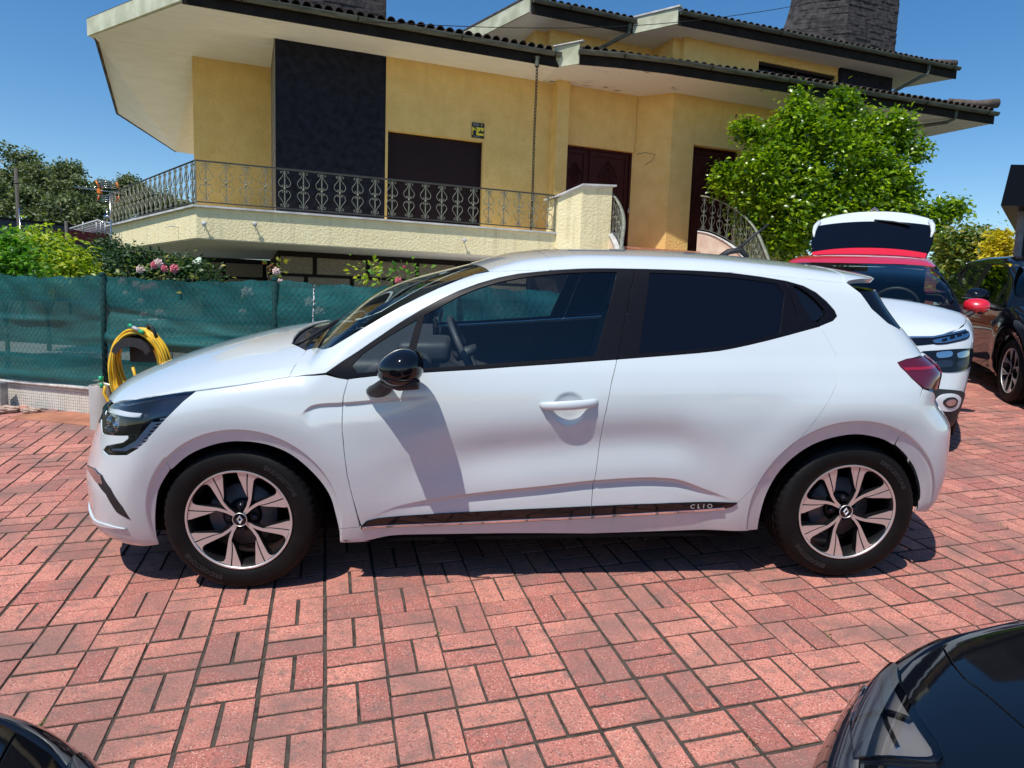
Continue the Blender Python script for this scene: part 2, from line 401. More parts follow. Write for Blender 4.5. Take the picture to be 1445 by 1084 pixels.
# ------------------------------------------------------------------ wheels
def polar(r, a, y=0): return (r*math.cos(rad(a)), y, r*math.sin(rad(a)))
def text_mesh(s, size, bold=0, depth=0, spacing=1.0, align='LEFT'):
    c = bpy.data.curves.new('t', 'FONT'); c.body = s; c.size = size; c.offset = bold; c.extrude = depth; c.space_character = spacing; c.align_x = align; c.resolution_u = 3
    o = bpy.data.objects.new('t', c); COL.objects.link(o); bpy.context.view_layer.update()
    me = bpy.data.meshes.new_from_object(o); bpy.data.objects.remove(o); bpy.data.curves.remove(c); return me
def ring_text(s, r0, a0, size, y, mt, parent):
    me = text_mesh(s, size, .0006, .0006); w = max(v.co.x for v in me.vertices)
    for v in me.vertices:
        x, h, e = v.co; a = rad(a0)-x/r0; r = r0+h; v.co = (r*math.cos(a), y-e-(h-.01)*.0, r*math.sin(a))
    me.materials.append(mt); return obj('lettering', me, parent)
def make_tyre():
    prof = [(.205,.014),(.213,.006),(.222,-.001),(.240,-.0085),(.262,-.0105),(.283,-.006),(.296,.002),(.304,.012),(.3085,.026),(.310,.040),(.303,.042),(.303,.048),(.3105,.050),(.311,.078),(.304,.080),(.304,.088),(.311,.090),(.311,.108),(.304,.110),(.304,.118),(.3105,.120),(.310,.150),(.303,.183),(.27,.2),(.213,.19)]
    n = 168; V = []; F = []; m = len(prof)
    for k in range(n):
        a = 2*math.pi*k/n; cut = (k % 3 == 0); cut2 = (k % 6 == 0)
        for j, (r, y) in enumerate(prof):
            if j in (7, 8, 9) and cut: r -= .0045
            if j in (12, 13, 16, 17) and cut2: r -= .004
            V.append((r*math.cos(a), y, r*math.sin(a)))
    for k in range(n):
        for j in range(m-1): F.append((k*m+j, ((k+1) % n)*m+j, ((k+1) % n)*m+j+1, k*m+j+1))
    return mesh('tyre', V, F, M_['rubber'], smooth=True)
WM = {}
def spoke_face(r): return .016-.014*np.clip((r-.03)/.175, 0, 1)
def wheel_proto():
    WM['tyre'] = make_tyre()
    b = MB(); b.lathe([(.2155,-.003),(.2155,.004),(.2075,.004),(.2065,-.001),(.2105,-.0045),(.2155,-.003)], 96); WM['rim_lip'] = b
    b = MB(); b.lathe([(.207,.002),(.200,.012),(.193,.04),(.188,.10),(.195,.16),(.205,.165)], 72)
    b.lathe([(.0,.052),(.062,.052),(.07,.060),(.075,.10),(.0,.10)], 40); WM['barrel'] = b
    arm = [(.2060,20.6),(.17,21.9),(.13,25.0),(.112,28),(.098,31.2),(.065,34.0),(.028,30),(.028,56),(.05,47.0),(.080,41.2),(.100,38.0),(.118,34.8),(.15,31.0),(.182,28.8),(.196,29.8),(.2035,32.8),(.2062,37)]
    blade = [(.2058,8.6),(.2058,19.0),(.17,20.1),(.13,22.8),(.106,27.2),(.125,20.0),(.165,12.6),(.192,9.2)]
    for nm, pol in (('arm', arm), ('blade', blade)):
        for sg in (1, -1):
            q = [(r*math.cos(rad(sg*a)), r*math.sin(rad(sg*a))) for r, a in pol]
            lq = [np.array(q)]; V, T = tri2d(lq, .012)
            rr = np.hypot(V[:, 0], V[:, 1]); yf = spoke_face(rr)
            be = {}
            for t in T:
                for k in range(3):
                    e = (int(t[k]), int(t[(k+1) % 3])); be[tuple(sorted(e))] = be.get(tuple(sorted(e)), 0)+1
            be = [e for e, c in be.items() if c == 1]; nV = len(V)
            P = [(V[i, 0], yf[i], V[i, 1]) for i in range(nV)]+[(V[i, 0]*1.0, yf[i]+.0025, V[i, 1]) for i in range(nV)]
            F = [tuple(t) for t in T]+[(e[0], e[1], nV+e[1], nV+e[0]) for e in be]
            me = mesh('spoke', P, F, M_['alu']); WM[(nm, sg)] = me
            q2 = inset(np.array(q), -.0013); V2, T2 = tri2d([q2], .015); rr = np.hypot(V2[:, 0], V2[:, 1]); yf = spoke_face(rr)+.0022
            be = {}
            for t in T2:
                for k in range(3):
                    e = tuple(sorted((int(t[k]), int(t[(k+1) % 3])))); be[e] = be.get(e, 0)+1
            be = [e for e, c in be.items() if c == 1]; nV = len(V2)
            P = [(V2[i, 0], yf[i], V2[i, 1]) for i in range(nV)]+[(V2[i, 0], yf[i]+.030, V2[i, 1]) for i in range(nV)]
            WM[(nm, sg, 'b')] = mesh('spoke_back', P, [tuple(t) for t in T2]+[(e[0], e[1], nV+e[1], nV+e[0]) for e in be], M_['rimdark'])
def wheel(parent, x, yside, z=.310, rot=97., letters=False, steer=0, logo=True, plain=False):
    """yside -1 near side, +1 far side"""
    w = bpy.data.objects.new('wheel', None); COL.objects.link(w); w.parent = parent; w.empty_display_size = .1
    w.matrix_local = Matrix.Translation((x, yside*.855, z)) @ Matrix.Rotation(rad(steer), 4, 'Z') @ Matrix.Scale(1 if yside < 0 else -1, 4, (0, 1, 0))
    obj('tyre', WM['tyre'], w)
    if 'rl' not in WM:
        o = WM['rim_lip'].build('rim', M_['alu'], w); WM['rl'] = o.data; o2 = WM['barrel'].build('rim_barrel', M_['rimdark'], w); WM['rb'] = o2.data
        d = MB(); d.lathe([(.05,.075),(.134,.075),(.134,.097),(.05,.097)], 48); WM['dd'] = d.build('brake_disc', M_['disc'], w).data
        c = MB(); c.prism([polar(.085, a, .062) for a in range(150, 215, 8)]+[polar(.142, a, .062) for a in range(214, 149, -8)], (0, .05, 0)); WM['cc'] = c.build('brake_caliper', M_['disc'], w, bevel=.002).data
        h = MB(); h.lathe([(.0,.0085),(.0255,.0085),(.0275,.010),(.030,.0125),(.030,.03)], 32); WM['hh'] = h.build('hub_cap', M_['gloss'], w).data
        h = MB(); h.lathe([(.0300,.009),(.0295,.0065),(.0275,.0068),(.0270,.0095)], 40)
        # rhombus emblem: a flat ring of four bevelled bars
        A = [(0, .0195), (.0135, 0), (0, -.0195), (-.0135, 0)]; B = [(0, .0085), (.0060, 0), (0, -.0085), (-.0060, 0)]
        for k in range(4):
            a0, a1 = A[k], A[(k+1) % 4]; b0, b1 = B[k], B[(k+1) % 4]; m0 = ((a0[0]+b0[0])/2, (a0[1]+b0[1])/2); m1 = ((a1[0]+b1[0])/2, (a1[1]+b1[1])/2)
            V = [(a0[0], .0084, a0[1]), (a1[0], .0084, a1[1]), (m1[0], .0045, m1[1]), (m0[0], .0045, m0[1]), (b0[0], .0084, b0[1]), (b1[0], .0084, b1[1])]
            h.add(V, [(0, 1, 2, 3), (3, 2, 5, 4)])
        WM['em'] = h.build('emblem', M_['alu'], w).data
        t = MB(); t.lathe([(0,.030),(.0085,.030),(.0085,.045)], 6); t.lathe([(.0085,.033),(.0115,.029),(.013,.033),(.013,.05)], 16); WM['lug'] = t.build('wheel_bolt', M_['lampin'], w).data
        first = True
    else:
        first = False
        obj('rim', WM['rl'], w); obj('rim_barrel', WM['rb'], w); obj('brake_disc', WM['dd'], w); obj('brake_caliper', WM['cc'], w); obj('hub_cap', WM['hh'], w)
        if logo: obj('emblem', WM['em'], w)
    for k in range(4):
        R = Matrix.Rotation(-rad(rot+90*k), 4, 'Y')
        for nm in ('arm', 'blade'):
            for sg in (1, -1):
                o = obj('spoke', WM[(nm, sg)], w); o.matrix_local = R
                o = obj('spoke_back', WM[(nm, sg, 'b')], w); o.matrix_local = R
        if first and k == 0: continue
        o = obj('wheel_bolt', WM['lug'], w); o.matrix_local = Matrix.Translation(polar(.051, rot-7+90*k))
    if first:
        for o in w.children:
            if o.name.startswith('wheel_bolt'): o.matrix_local = Matrix.Translation(polar(.051, rot-7)); break
    if letters:
        for a0 in letters: ring_text('BRIDGESTONE', .250, a0, .026, -.0108, M_['rubtext'], w)
    return w
wheel_proto()

# ------------------------------------------------------------------ outlines of the hatchback, metres behind the front axle / above the ground
DLO = [(.377,.928),(.435,.968),(.496,1.006),(.591,1.07),(.668,1.121),(.747,1.168),(.823,1.209),(.907,1.247),(.987,1.276),(1.072,1.3),(1.154,1.316),(1.238,1.325),(1.36,1.336),(1.467,1.341),(1.655,1.345),(1.774,1.344),(1.893,1.34),(2.062,1.328),(2.2,1.312),(2.309,1.295),(2.38,1.275),(2.43,1.248),(2.472,1.21),(2.5,1.175),(2.508,1.152),(2.486,1.132),(2.427,1.111),(2.281,1.075),(2.196,1.055),(2.108,1.036),(2.041,1.023),(1.98,1.013),(1.889,1.004),(1.772,.995),(1.55,.979),(1.285,.961),(1.111,.95),(.988,.941),(.752,.928),(.582,.917),(.473,.904),(.426,.908)]
FSH = [(.466,.904),(.447,.835),(.442,.779),(.44,.714),(.445,.609),(.452,.509),(.466,.42),(.495,.273)]
BSH = [(1.655,1.345),(1.605,1.182),(1.552,.979),(1.523,.892),(1.496,.749),(1.478,.567),(1.463,.438),(1.458,.312)]
RSH = [(2.427,1.111),(2.457,1.044),(2.479,.994),(2.483,.953),(2.465,.89),(2.423,.819),(2.376,.746),(2.331,.68),(2.263,.593),(2.194,.501),(2.088,.371)]
SLT = [(.495,.273),(.738,.281),(1.057,.293),(1.458,.312),(1.808,.333),(2.02,.347),(2.059,.353),(2.088,.371)]
ARF = [(-.249,.532),(-.169,.598),(-.067,.641),(.031,.654),(.136,.64),(.232,.596),(.317,.511),(.371,.42),(.391,.323),(.400,.25)]
ARR = [(2.203,.224),(2.201,.295),(2.215,.407),(2.26,.514),(2.336,.595),(2.432,.646),(2.557,.67),(2.671,.652),(2.741,.620)]
WEDGE = [(.25,.982),(.339,1.001),(.391,1.02),(.431,1.044),(.506,1.089),(.584,1.134),(.662,1.178),(.741,1.217),(.821,1.253),(.906,1.286),(.97,1.308),(1.033,1.328)]
TG = [(2.578,1.287),(2.626,1.245),(2.664,1.181),(2.729,1.123),(2.777,1.101),(2.857,1.058),(2.90,1.005),(2.888,.991)]
HEAD = [(65.4,.854),(60.9,.843),(57.1,.831),(49.9,.804),(39.6,.76),(33.5,.728),(34.9,.695),(40.5,.646),(52.5,.678),(52.6,.664),(51.2,.645),(45.0,.613),(44.0,.589),(46.3,.584),(52.0,.600),(54.5,.63),(57.6,.679),(61.0,.755),(63.7,.818)]
def arc(cx, cz, r, a0, a1, n=24): return [(cx+r*math.cos(rad(a0+(a1-a0)*i/n)), cz+r*math.sin(rad(a0+(a1-a0)*i/n))) for i in range(n+1)]
def clip(poly, p, q, keep=1):
    """keep the part of poly on the left (keep=1) or right of the line p->q"""
    out = []; n = len(poly); d = (q[0]-p[0], q[1]-p[1])
    sd_ = lambda a: keep*(d[0]*(a[1]-p[1])-d[1]*(a[0]-p[0]))
    for i in range(n):
        a, b = poly[i], poly[(i+1) % n]; sa, sb = sd_(a), sd_(b)
        if sa >= 0: out.append(a)
        if sa*sb < 0: t = sa/(sa-sb); out.append((a[0]+(b[0]-a[0])*t, a[1]+(b[1]-a[1])*t))
    return out
def sym(pts): return [(a, b) for a, b in pts]+[(-a, b) for a, b in pts[::-1]]
def smooth_poly(pts, k=4):
    """closed Catmull-Rom rounding"""
    P = np.array(pts, float); n = len(P); o = []
    for i in range(n):
        p0, p1, p2, p3 = P[i-1], P[i], P[(i+1) % n], P[(i+2) % n]
        for j in range(k):
            t = j/k; o.append(.5*((2*p1)+(-p0+p2)*t+(2*p0-5*p1+4*p2-p3)*t*t+(-p0+3*p1-3*p2+p3)*t**3))
    return o
def smooth_open(pts, k=4):
    P = np.array(pts, float); n = len(P); o = []
    for i in range(n-1):
        p0, p1, p2, p3 = P[max(i-1, 0)], P[i], P[i+1], P[min(i+2, n-1)]
        for j in range(k):
            t = j/k; o.append(tuple(.5*((2*p1)+(-p0+p2)*t+(2*p0-5*p1+4*p2-p3)*t*t+(-p0+3*p1-3*p2+p3)*t**3)))
    return o+[tuple(P[-1])]
def rbox(name, a, b, mt, parent, r=.02, M=None, seg=3):
    me = bpy.data.meshes.new(name); bm = bmesh.new(); bmesh.ops.create_cube(bm, size=1)
    for v in bm.verts: v.co = Vector([(a[i]+b[i])/2+v.co[i]*(b[i]-a[i]) for i in range(3)])
    bmesh.ops.bevel(bm, geom=bm.edges[:], offset=r, segments=seg, affect='EDGES', profile=.5)
    bm.to_mesh(me); bm.free(); me.polygons.foreach_set('use_smooth', [True]*len(me.polygons)); me.materials.append(mt)
    return obj(name, me, parent, M)
def interior(car, full=True):
    for sy in (-.36, .36):
        T = Matrix.Translation((1.42, sy, .30))
        st = rbox('seat', (-.30, -.24, .12), (.22, .24, .30), M_['seat'], car, .05, T)
        rbox('backrest', (.10, -.23, .22), (.24, .23, .84), M_['seat'], st, .055, Matrix.Rotation(rad(17), 4, 'Y'))
        rbox('headrest', (.115, -.13, .86), (.21, .13, 1.02), M_['seat'], st, .04, Matrix.Rotation(rad(14), 4, 'Y'))
    b = rbox('rear_bench', (2.0, -.62, .40), (2.45, .62, .62), M_['seat'], car, .05)
    rbox('backrest', (2.40, -.62, .55), (2.52, .62, 1.02), M_['seat'], b, .05)
    d = rbox('dashboard', (.30, -.70, .72), (.78, .70, .955), M_['dash'], car, .05)
    rbox('instrument_hood', (.62, -.50, .90), (.86, -.20, 1.0), M_['dash'], d, .03)
    rbox('centre_screen', (.76, -.08, .86), (.785, .12, 1.06), M_['gloss'], d, .008)
    w = MB(); ps = [(0, .18*math.cos(a), .18*math.sin(a)) for a in np.linspace(0, 2*math.pi, 33)]; w.tube(ps, .015, 8)
    for a in (0, 180, 270): w.tube([(0, 0, 0), (0, .17*math.cos(rad(a)), .17*math.sin(rad(a)))], .012, 6)
    w.lathe([(0, -.02), (.055, -.015), (.06, .02), (0, .03)], 20, axis='Z'); w.build('steering_wheel', M_['dash'], car, Matrix.Translation((.93, -.36, .93)) @ Matrix.Rotation(rad(-25), 4, 'Y'))
def make_car(name, M, label, group, body, paint, roofp, opt):
    car = empty(name, M, label, 'car', group); st = opt.get('step', .014); P = lambda *a, **k: panel(body, *a, **{'step': st, **k})
    A = Matrix
    # bonnet, roof, side shells
    hs = [(-.551,-.663),(-.404,-.778),(-.281,-.822),(-.134,-.842),(-.012,-.848),(.067,-.847),(.153,-.844),(.231,-.836),(.243,-.746),(.248,-.614),(.157,-.49),(.132,-.334),(.115,-.15)]
    nose = [(-.655,-.50),(-.715,-.33),(-.745,-.15)]
    plain = not opt.get('main') and opt.get('front') != 'suv'
    if plain: hs = [(-.343,-.800),(-.281,-.822)]+hs[3:]; nose = [(-.370,-.732),(-.384,-.681),(-.389,-.62),(-.398,-.546),(-.41,-.3)]
    bon = [(x, y) for x, y in hs]+[(.111, 0)]+[(x, -y) for x, y in hs[::-1]]+[(x, -y) for x, y in nose]+[(-.415 if plain else -.752, 0)]+[(x, y) for x, y in nose[::-1]]
    P('bonnet', 'top', bon, paint, car, mirror=False, step=max(st, .02))
    # roof edge: where the surface turns at 45 degrees
    xs = np.linspace(1.033, 2.578, 34); ys = np.linspace(.45, .80, 141); re = []
    for x in xs:
        z = body.pos('top', np.stack([np.full(141, x), ys], 1))[:, 2]; g = np.gradient(z, ys); k = int(np.argmax(g < -1.)); re.append((ys[k], z[k]))
    re = np.array(re); ey = np.interp(xs, xs[[0]+list(range(2, 32))+[33]], np.array([.607]+list(re[2:32, 0])+[.665]))
    ey = np.convolve(np.pad(ey, 3, 'edge'), np.ones(7)/7, 'valid'); ey[0] = .607; ey[-1] = .665
    ez = body.pos('top', np.stack([xs, -ey], 1))[:, 2]
    rf = [(.953, 0), (.962, -.2), (.997, -.405)]+[(x, -y) for x, y in zip(xs, ey)]+[(2.60, -.45), (2.61, -.2), (2.61, 0)]
    P('roof', 'top', rf+[(x, -y) for x, y in rf[1:-1][::-1]], roofp, car, mirror=False, gap=0, lip=0, step=max(st, .03))
    edge = list(zip(xs, ez)); edge[0] = (1.033, ez[0])
    ARRS = smooth_open(ARR, 4); ARFS = smooth_open(ARF, 4)
    side = WEDGE[:-1]+edge+TG[1:]+[(2.786,.982),(2.737,.967),(2.79,.904),(2.835,.864),(2.802,.766),(2.75,.659)]+ARRS[::-1]+[(2.179,.225),(1.959,.232),(1.461,.219),(.735,.208),(.400,.192),(.402,.262)]+SLT+RSH[::-1][1:]+DLO[25::-1]+[(.231,.909)]
    P('body_shell', 'side', side, opt.get('pillar', paint), car, gap=.0005, lip=.005)
    fen = [(-.134,.853),(.067,.882),(.231,.909),(.377,.921),(.426,.908),(.466,.902)]+FSH[1:-1]+[(.490,.273),(.404,.262),(.400,.25)]+ARFS[::-1][1:]+[(-.27,.612),(-.318,.672),(-.238,.755),(-.176,.818)]
    P('front_wing', 'side', fen, paint, car)
    dt = DLO[25:]          # lower edge of the windows from the back forwards
    i0 = dt.index((1.55,.979)); fd = FSH[:1]+dt[i0:-2][::-1]+[BSH[2]]+BSH[3:]+[p for p in SLT[::-1] if p[0] < 1.45]+FSH[1:-1][::-1]
    fd = [FSH[0]]+dt[i0:-2][::-1][0:]+BSH[3:]+[p for p in SLT[::-1] if .5 < p[0] < 1.45]+FSH[::-1][:-1]
    d1 = P('door', 'side', fd, paint, car, step=opt.get('dstep', st))
    rd = dt[1:i0+1]+BSH[3:]+[p for p in SLT if p[0] > 1.47][:-1]+RSH[::-1][:-1]
    d2 = P('door', 'side', rd, paint, car, step=opt.get('dstep', st))
    # windows
    GQ = [(.52,1.0),(.611,1.061),(.734,1.130),(.703,1.026),(.670,.939),(.50,.926),(.478,.955)]
    GF = [(.762,1.146),(.908,1.225),(.987,1.256),(1.072,1.281),(1.154,1.297),(1.238,1.309),(1.359,1.32),(1.48,1.325),(1.575,1.326),(1.524,1.164),(1.462,.991),(1.285,.977),(1.054,.961),(.738,.942),(.723,.985)]
    GR = [(1.715,1.325),(1.886,1.32),(2.057,1.308),(2.182,1.295),(2.265,1.282),(2.291,1.240),(2.272,1.168),(2.248,1.083),(2.182,1.066),(2.109,1.05),(2.042,1.036),(1.981,1.027),(1.891,1.018),(1.771,1.009),(1.643,1.001)]
    GC = smooth_poly([(2.335,1.272),(2.385,1.252),(2.43,1.212),(2.462,1.165),(2.448,1.148),(2.395,1.131)], 3)
    P('window_frame', 'side', clip(DLO, BSH[0], BSH[2], -1), M_['trim'], car, off=-.003, holes=[GQ, GF], lip=.01)
    rr = clip(DLO, BSH[0], BSH[2], 1); ql = ((2.300,1.30), (2.352,1.09))
    P('window_frame', 'side', clip(rr, *ql, -1), M_['trim'], car, off=-.003, holes=[GR], lip=.01)
    P('window_frame', 'side', clip(rr, *ql, 1), M_['trim'], car, off=-.003, holes=[GC], lip=.01)
    P('handle_recess', 'side', GC, M_['gloss'], car, off=-.016, lip=0)
    P('window', 'side', GQ, M_['glass'], car, off=-.008, lip=0, gap=0, step=.03)
    P('window', 'side', GF, M_['glass'], car, off=-.008, lip=0, gap=0, step=.03)
    P('window', 'side', GR, M_['privacy'], car, off=-.008, lip=0, gap=0, step=.03)
    for q in (clip(DLO, BSH[0], BSH[2], -1), clip(rr, *ql, -1)):
        t = [p for p in q if p[0] > .5 and p[1] > 1.10]
    wx = [(.20,-.45),(.175,-.25),(.165,0)]
    wl = [(.339,-.716),(.391,-.765),(.431,-.767),(.506,-.746),(.584,-.717),(.662,-.675),(.741,-.630),(.821,-.600),(.906,-.590),(.97,-.592),(1.033,-.607),(.997,-.405),(.962,-.2)]
    low = [(.262,-.62)]+wx
    ws = low[::-1]+wl+[(.953, 0)]
    P('windscreen', 'top', [(x, y) for x, y in ws]+[(x, -y) for x, y in ws[::-1][1:-1]], M_['wglass'], car, off=-.003, gap=.001, lip=.006, mirror=False, step=.04)
    sc = [(.246,-.606),(.157,-.49),(.132,-.334),(.111,0)]
    sc2 = [(.34,-.64),(.25,-.40),(.21,0)]
    scp = sc+sc2[::-1]
    P('scuttle_panel', 'top', scp, M_['plastic'], car, off=-.022, lip=0, step=.03)
    for y0, y1 in ((-.50, -.02), (.02, .52)):
        b = MB(); b.tube([(.17, y0, .985), (.22, y0, 1.01), (.24, (y0+y1)/2, 1.025), (.27, y1, 1.045)], .008, 6); b.build('wiper', M_['plastic'], car)
    # sill moulding
    if opt.get('main'):
        mo = [(.494,.276),(.520,.302),(.56,.311),(.645,.318),(.909,.332),(1.456,.356)]
        ml = [(1.456,.298),(.909,.274),(.494,.264)]
        P('sill_moulding', 'side', mo+ml, M_['gloss'], car, off=.006, gap=.0008, lip=.02)
        P('sill_moulding', 'side', [(1.460,.356),(1.804,.367),(1.95,.369),(2.083,.369),(2.062,.350),(2.021,.336),(1.95,.326),(1.808,.317),(1.460,.298)], M_['gloss'], car, off=.006, gap=.0008, lip=.02)
        P('moulding_strip', 'side', stripe([(.50,.271),(.909,.282),(1.456,.306),(1.808,.325),(1.95,.333),(2.03,.342)], .0085), M_['chrome'], car, off=.010, gap=0, lip=.004)
        me = text_mesh('CLIO', .028, .0003, .0006, 1.75); me.materials.append(M_['whitepl'])
        q = np.array([(1.882+v.co.x, .3425+v.co.y+.02*v.co.x) for v in me.vertices]); pp = body.pos('side', q, .0105)
        for v, p in zip(me.vertices, pp): v.co = p
        obj('lettering', me, car)
        # handles
        for x0, x1, z0, z1 in ((1.231, 1.465, .799, .812),):
            n = 15; t = np.linspace(0, 1, n); pts = []
            for u in t:
                xx = x0+(x1-x0)*u; zz = z0+(z1-z0)*u; yy = body.pos('side', np.array([[x0, z0]]), 0)[0, 1]
                out = .034*math.sin(math.pi*min(max(u, .0), 1))**.45; pts.append((xx, yy+.004-out, zz))
            b = MB(); b.tube(pts, [.55+.45*math.sin(math.pi*u)**.3 if 0 < u < 1 else .5 for u in t], 14, flat=(.012, .0195, (0, 0, 1))); hd = b.build('handle', paint, d1[0])
            o = obj('handle', hd.data, d1[1])
    # front end
    def s2c(pts, cx, sg):
        y = -body.__class__(body.F, body.disp).pos('side', pts)[:, 1]; return [(float(np.degrees(np.arctan2(b_, (a[0]-cx)*sg))), a[1]) for a, b_ in zip(pts, y)]
    bf = s2c([(-.316,.672),(-.266,.612)]+smooth_open([(-.246,.534),(-.304,.443),(-.334,.33),(-.347,.252),(-.352,.190)], 4), .25, -1)+[(50,.178),(40,.185),(25,.195),(12,.20)]
    if opt.get('main'):
        top = [(32,.700),(36.5,.668),(40.5,.644),(52.5,.676),(52.8,.664),(51.2,.643),(45.0,.611),(43.6,.589),(46.3,.581),(52.3,.598),(55.0,.63)]
        P('bumper', 'F', sym([(20,.69)]+top+bf), paint, car, mirror=False)
        P('headlight', 'F', HEAD, M_['lens'], car, off=.0, gap=.001, lip=.02)
        P('lamp_housing', 'F', HEAD, M_['lampin'], car, off=-.022, gap=.0, lip=0)
        P('light_guide', 'F', stripe([(35.5,.722),(41,.738),(50,.752),(54.5,.757)], .018/.0154*.0154) if 0 else [(36,.716),(44,.733),(54.6,.748),(54.6,.764),(44,.752),(36,.730)], M_['lampwhite'], car, off=-.010, gap=0, lip=.008)
        P('light_guide', 'F', [(59.0,.735),(57.8,.735),(54.0,.655),(50.5,.618),(47,.605),(47,.600),(51.5,.610),(55.0,.645)], M_['lampwhite'], car, off=-.008, gap=0, lip=.006)
        for k in range(9):
            t = k/8; a = 60.8-6.2*t; z = .752-.118*t
            P('lamp_slat', 'F', [(a-1.2, z-.007), (a+1.8, z+.0005), (a+1.8, z+.007), (a-1.2, z-.0005)], M_['lampwhite'], car, off=-.007, gap=0, lip=.004, step=.03)
        for a, z, r in ((44.5,.69,.030), (38.5,.690,.024)):
            c = body.pos('F', [(a, z)], -.02)[0]; n = body.nrm('F', [(a, z)])[0]; Rm = Vector(n).to_track_quat('Z', 'Y').to_matrix().to_4x4(); Rm.translation = Vector(c)
            b = MB(); b.lathe([(0,.012),(r*.5,.010),(r*.86,.0),(r,-.006),(r*1.1,.004),(r*1.15,-.01)], 28, axis='Z'); o = b.build('lamp_projector', M_['chromein'], car, Rm)
            o2 = obj('lamp_projector', o.data, car); o2.matrix_local = Matrix.Scale(-1, 4, (0, 1, 0)) @ Rm
        P('grille', 'F', sym([(20,.70),(33,.71),(35,.69),(34,.66),(20,.62)]), M_['gloss'], car, mirror=False, off=.002)
        P('air_intake', 'F', [(32.0,.474),(40.8,.503),(45.0,.493),(47.8,.448),(49.9,.373),(50.7,.318),(48.2,.348),(46.2,.42),(42.5,.462)], M_['plastic'], car, off=.002, gap=0, lip=.004)
        P('air_intake_trim', 'F', [(32.0,.472),(40.8,.501),(44.5,.490),(45.5,.46),(43.5,.455),(40,.466)], M_['chromein'], car, off=.004, gap=0, lip=.003)
        P('bumper_lip', 'F', [(26,.272),(36.5,.266),(44,.276),(49.5,.272),(44,.262),(36.5,.248),(26,.245)], paint, car, off=.007, gap=0, lip=.008)
    elif opt.get('front') == 'suv':
        opt['frontfn'](P, body, car)
    else:
        HL = smooth_poly([(64,.835),(52,.800),(40,.765),(31,.735),(33,.66),(44,.625),(55,.655),(61,.73)], 3)
        P('bumper', 'F', sym([(20,.735),(33.5,.728),(39.6,.76),(49.9,.804),(57.1,.831),(65.2,.852),(63.7,.818),(61.0,.755),(57.6,.679)]+bf), paint, car, mirror=False)
        nl = [(-.343,-.800),(-.404,-.778),(-.551,-.663),(-.655,-.50),(-.715,-.33),(-.745,-.15)]; sl = [(-.41,-.3),(-.398,-.546),(-.389,-.62),(-.384,-.681),(-.370,-.732)]
        P('nose_panel', 'top', nl+[(-.752,0)]+[(x,-y) for x, y in nl[::-1]]+[(x,-y) for x, y in sl[::-1]]+[(-.415,0)]+sl, paint, car, mirror=False)
        HT = [(-.425,-.824),(-.454,-.805),(-.489,-.775),(-.533,-.721),(-.571,-.663),(-.592,-.625),(-.588,-.585),(-.545,-.535),(-.516,-.530),(-.501,-.588),(-.482,-.66),(-.458,-.727),(-.428,-.785)]
        HT = smooth_poly(HT, 3); Hi = inset(np.array(HT), .008)
        P('headlight', 'top', HT, M_['lens'], car, off=.010, gap=0, lip=.010, step=.012); P('lamp_housing', 'top', HT, M_['gloss'], car, off=.001, gap=0, lip=.004, step=.012); P('lamp_reflector', 'top', Hi, M_['bowl'], car, off=.004, gap=0, lip=0, step=.012)
        P('light_guide', 'top', stripe([(-.455,-.775),(-.500,-.700),(-.530,-.630),(-.548,-.570)], .005), M_['chromein'], car, off=.006, gap=0, lip=.003, step=.02); P('lamp_divider', 'top', stripe([(-.545,-.700),(-.515,-.655),(-.505,-.61)], .012), M_['gloss'], car, off=.006, gap=0, lip=.003, step=.02)
        HL = smooth_poly([(34,.770),(32.5,.70),(38,.66),(44,.675),(47.5,.715),(47,.755),(41,.755)], 3)
        P('headlight', 'F', HL, M_['lens'], car, off=.010, gap=.0, lip=.012)
        P('lamp_housing', 'F', HL, M_['bowl'], car, off=.002, gap=0, lip=0)
        P('light_guide', 'F', stripe([(35,.70),(41,.695),(45.5,.71)], .006), M_['chromein'], car, off=.005, gap=0, lip=.002)
        P('grille', 'F', sym([(18,.70),(28,.71),(29,.64),(18,.62)]), M_['gloss'], car, mirror=False, off=.002)
    # rear end
    P('bumper', 'R', sym([(12,.70),(30,.70),(50,.72),(59,.84),(63.2,.862)]+s2c([(2.802,.766),(2.75,.659)]+smooth_open([(2.741,.620),(2.797,.572),(2.852,.505),(2.893,.421),(2.908,.354),(2.897,.300)], 4), 2.4, 1)+[(50,.27),(25,.25)]), paint, car, mirror=False, lip=.004, step=max(st, .018))
    TL = [(68.1,.967),(65.0,.982),(56,.985),(47.1,.975),(38,.96),(34,.93),(40,.87),(50,.85),(57.3,.848),(62.9,.864),(65.5,.904),(67.8,.952)]
    P('tail_light', 'R', TL, M_['tail'], car, off=.004, gap=.001, lip=.02)
    P('tail_light_bar', 'R', [(67.2,.948),(58,.950),(48,.952),(48,.944),(58,.941),(66.6,.938)], M_['tail2'], car, off=.006, gap=0, lip=.002)
    P('tail_light_edge', 'R', [(49,.972),(44,.965),(44,.86),(50,.856),(52,.90)], M_['tail2'], car, off=.006, gap=0, lip=.003)
    if opt.get('tailgate', True):
        tgp = [(57.5,1.055),(50,1.0),(47,.98)]
        P('tailgate', 'R', sym([(62,1.092),(57.2,1.056),(50,1.0),(47,.985),(37,.962),(33,.93),(39,.865),(48,.73)]+[(30,.71)]), paint, car, mirror=False, step=max(st, .02))
        P('rear_window', 'R', sym([(74.2,1.255),(74.2,1.243),(70.5,1.180),(66.6,1.126),(64,1.105),(62,1.096)]), M_['gloss'], car, mirror=False, off=-.004, step=.03)
        sp = [(2.582,-.672),(2.63,-.655),(2.700,-.63),(2.745,-.59),(2.79,-.45),(2.81,-.2),(2.815,0)]
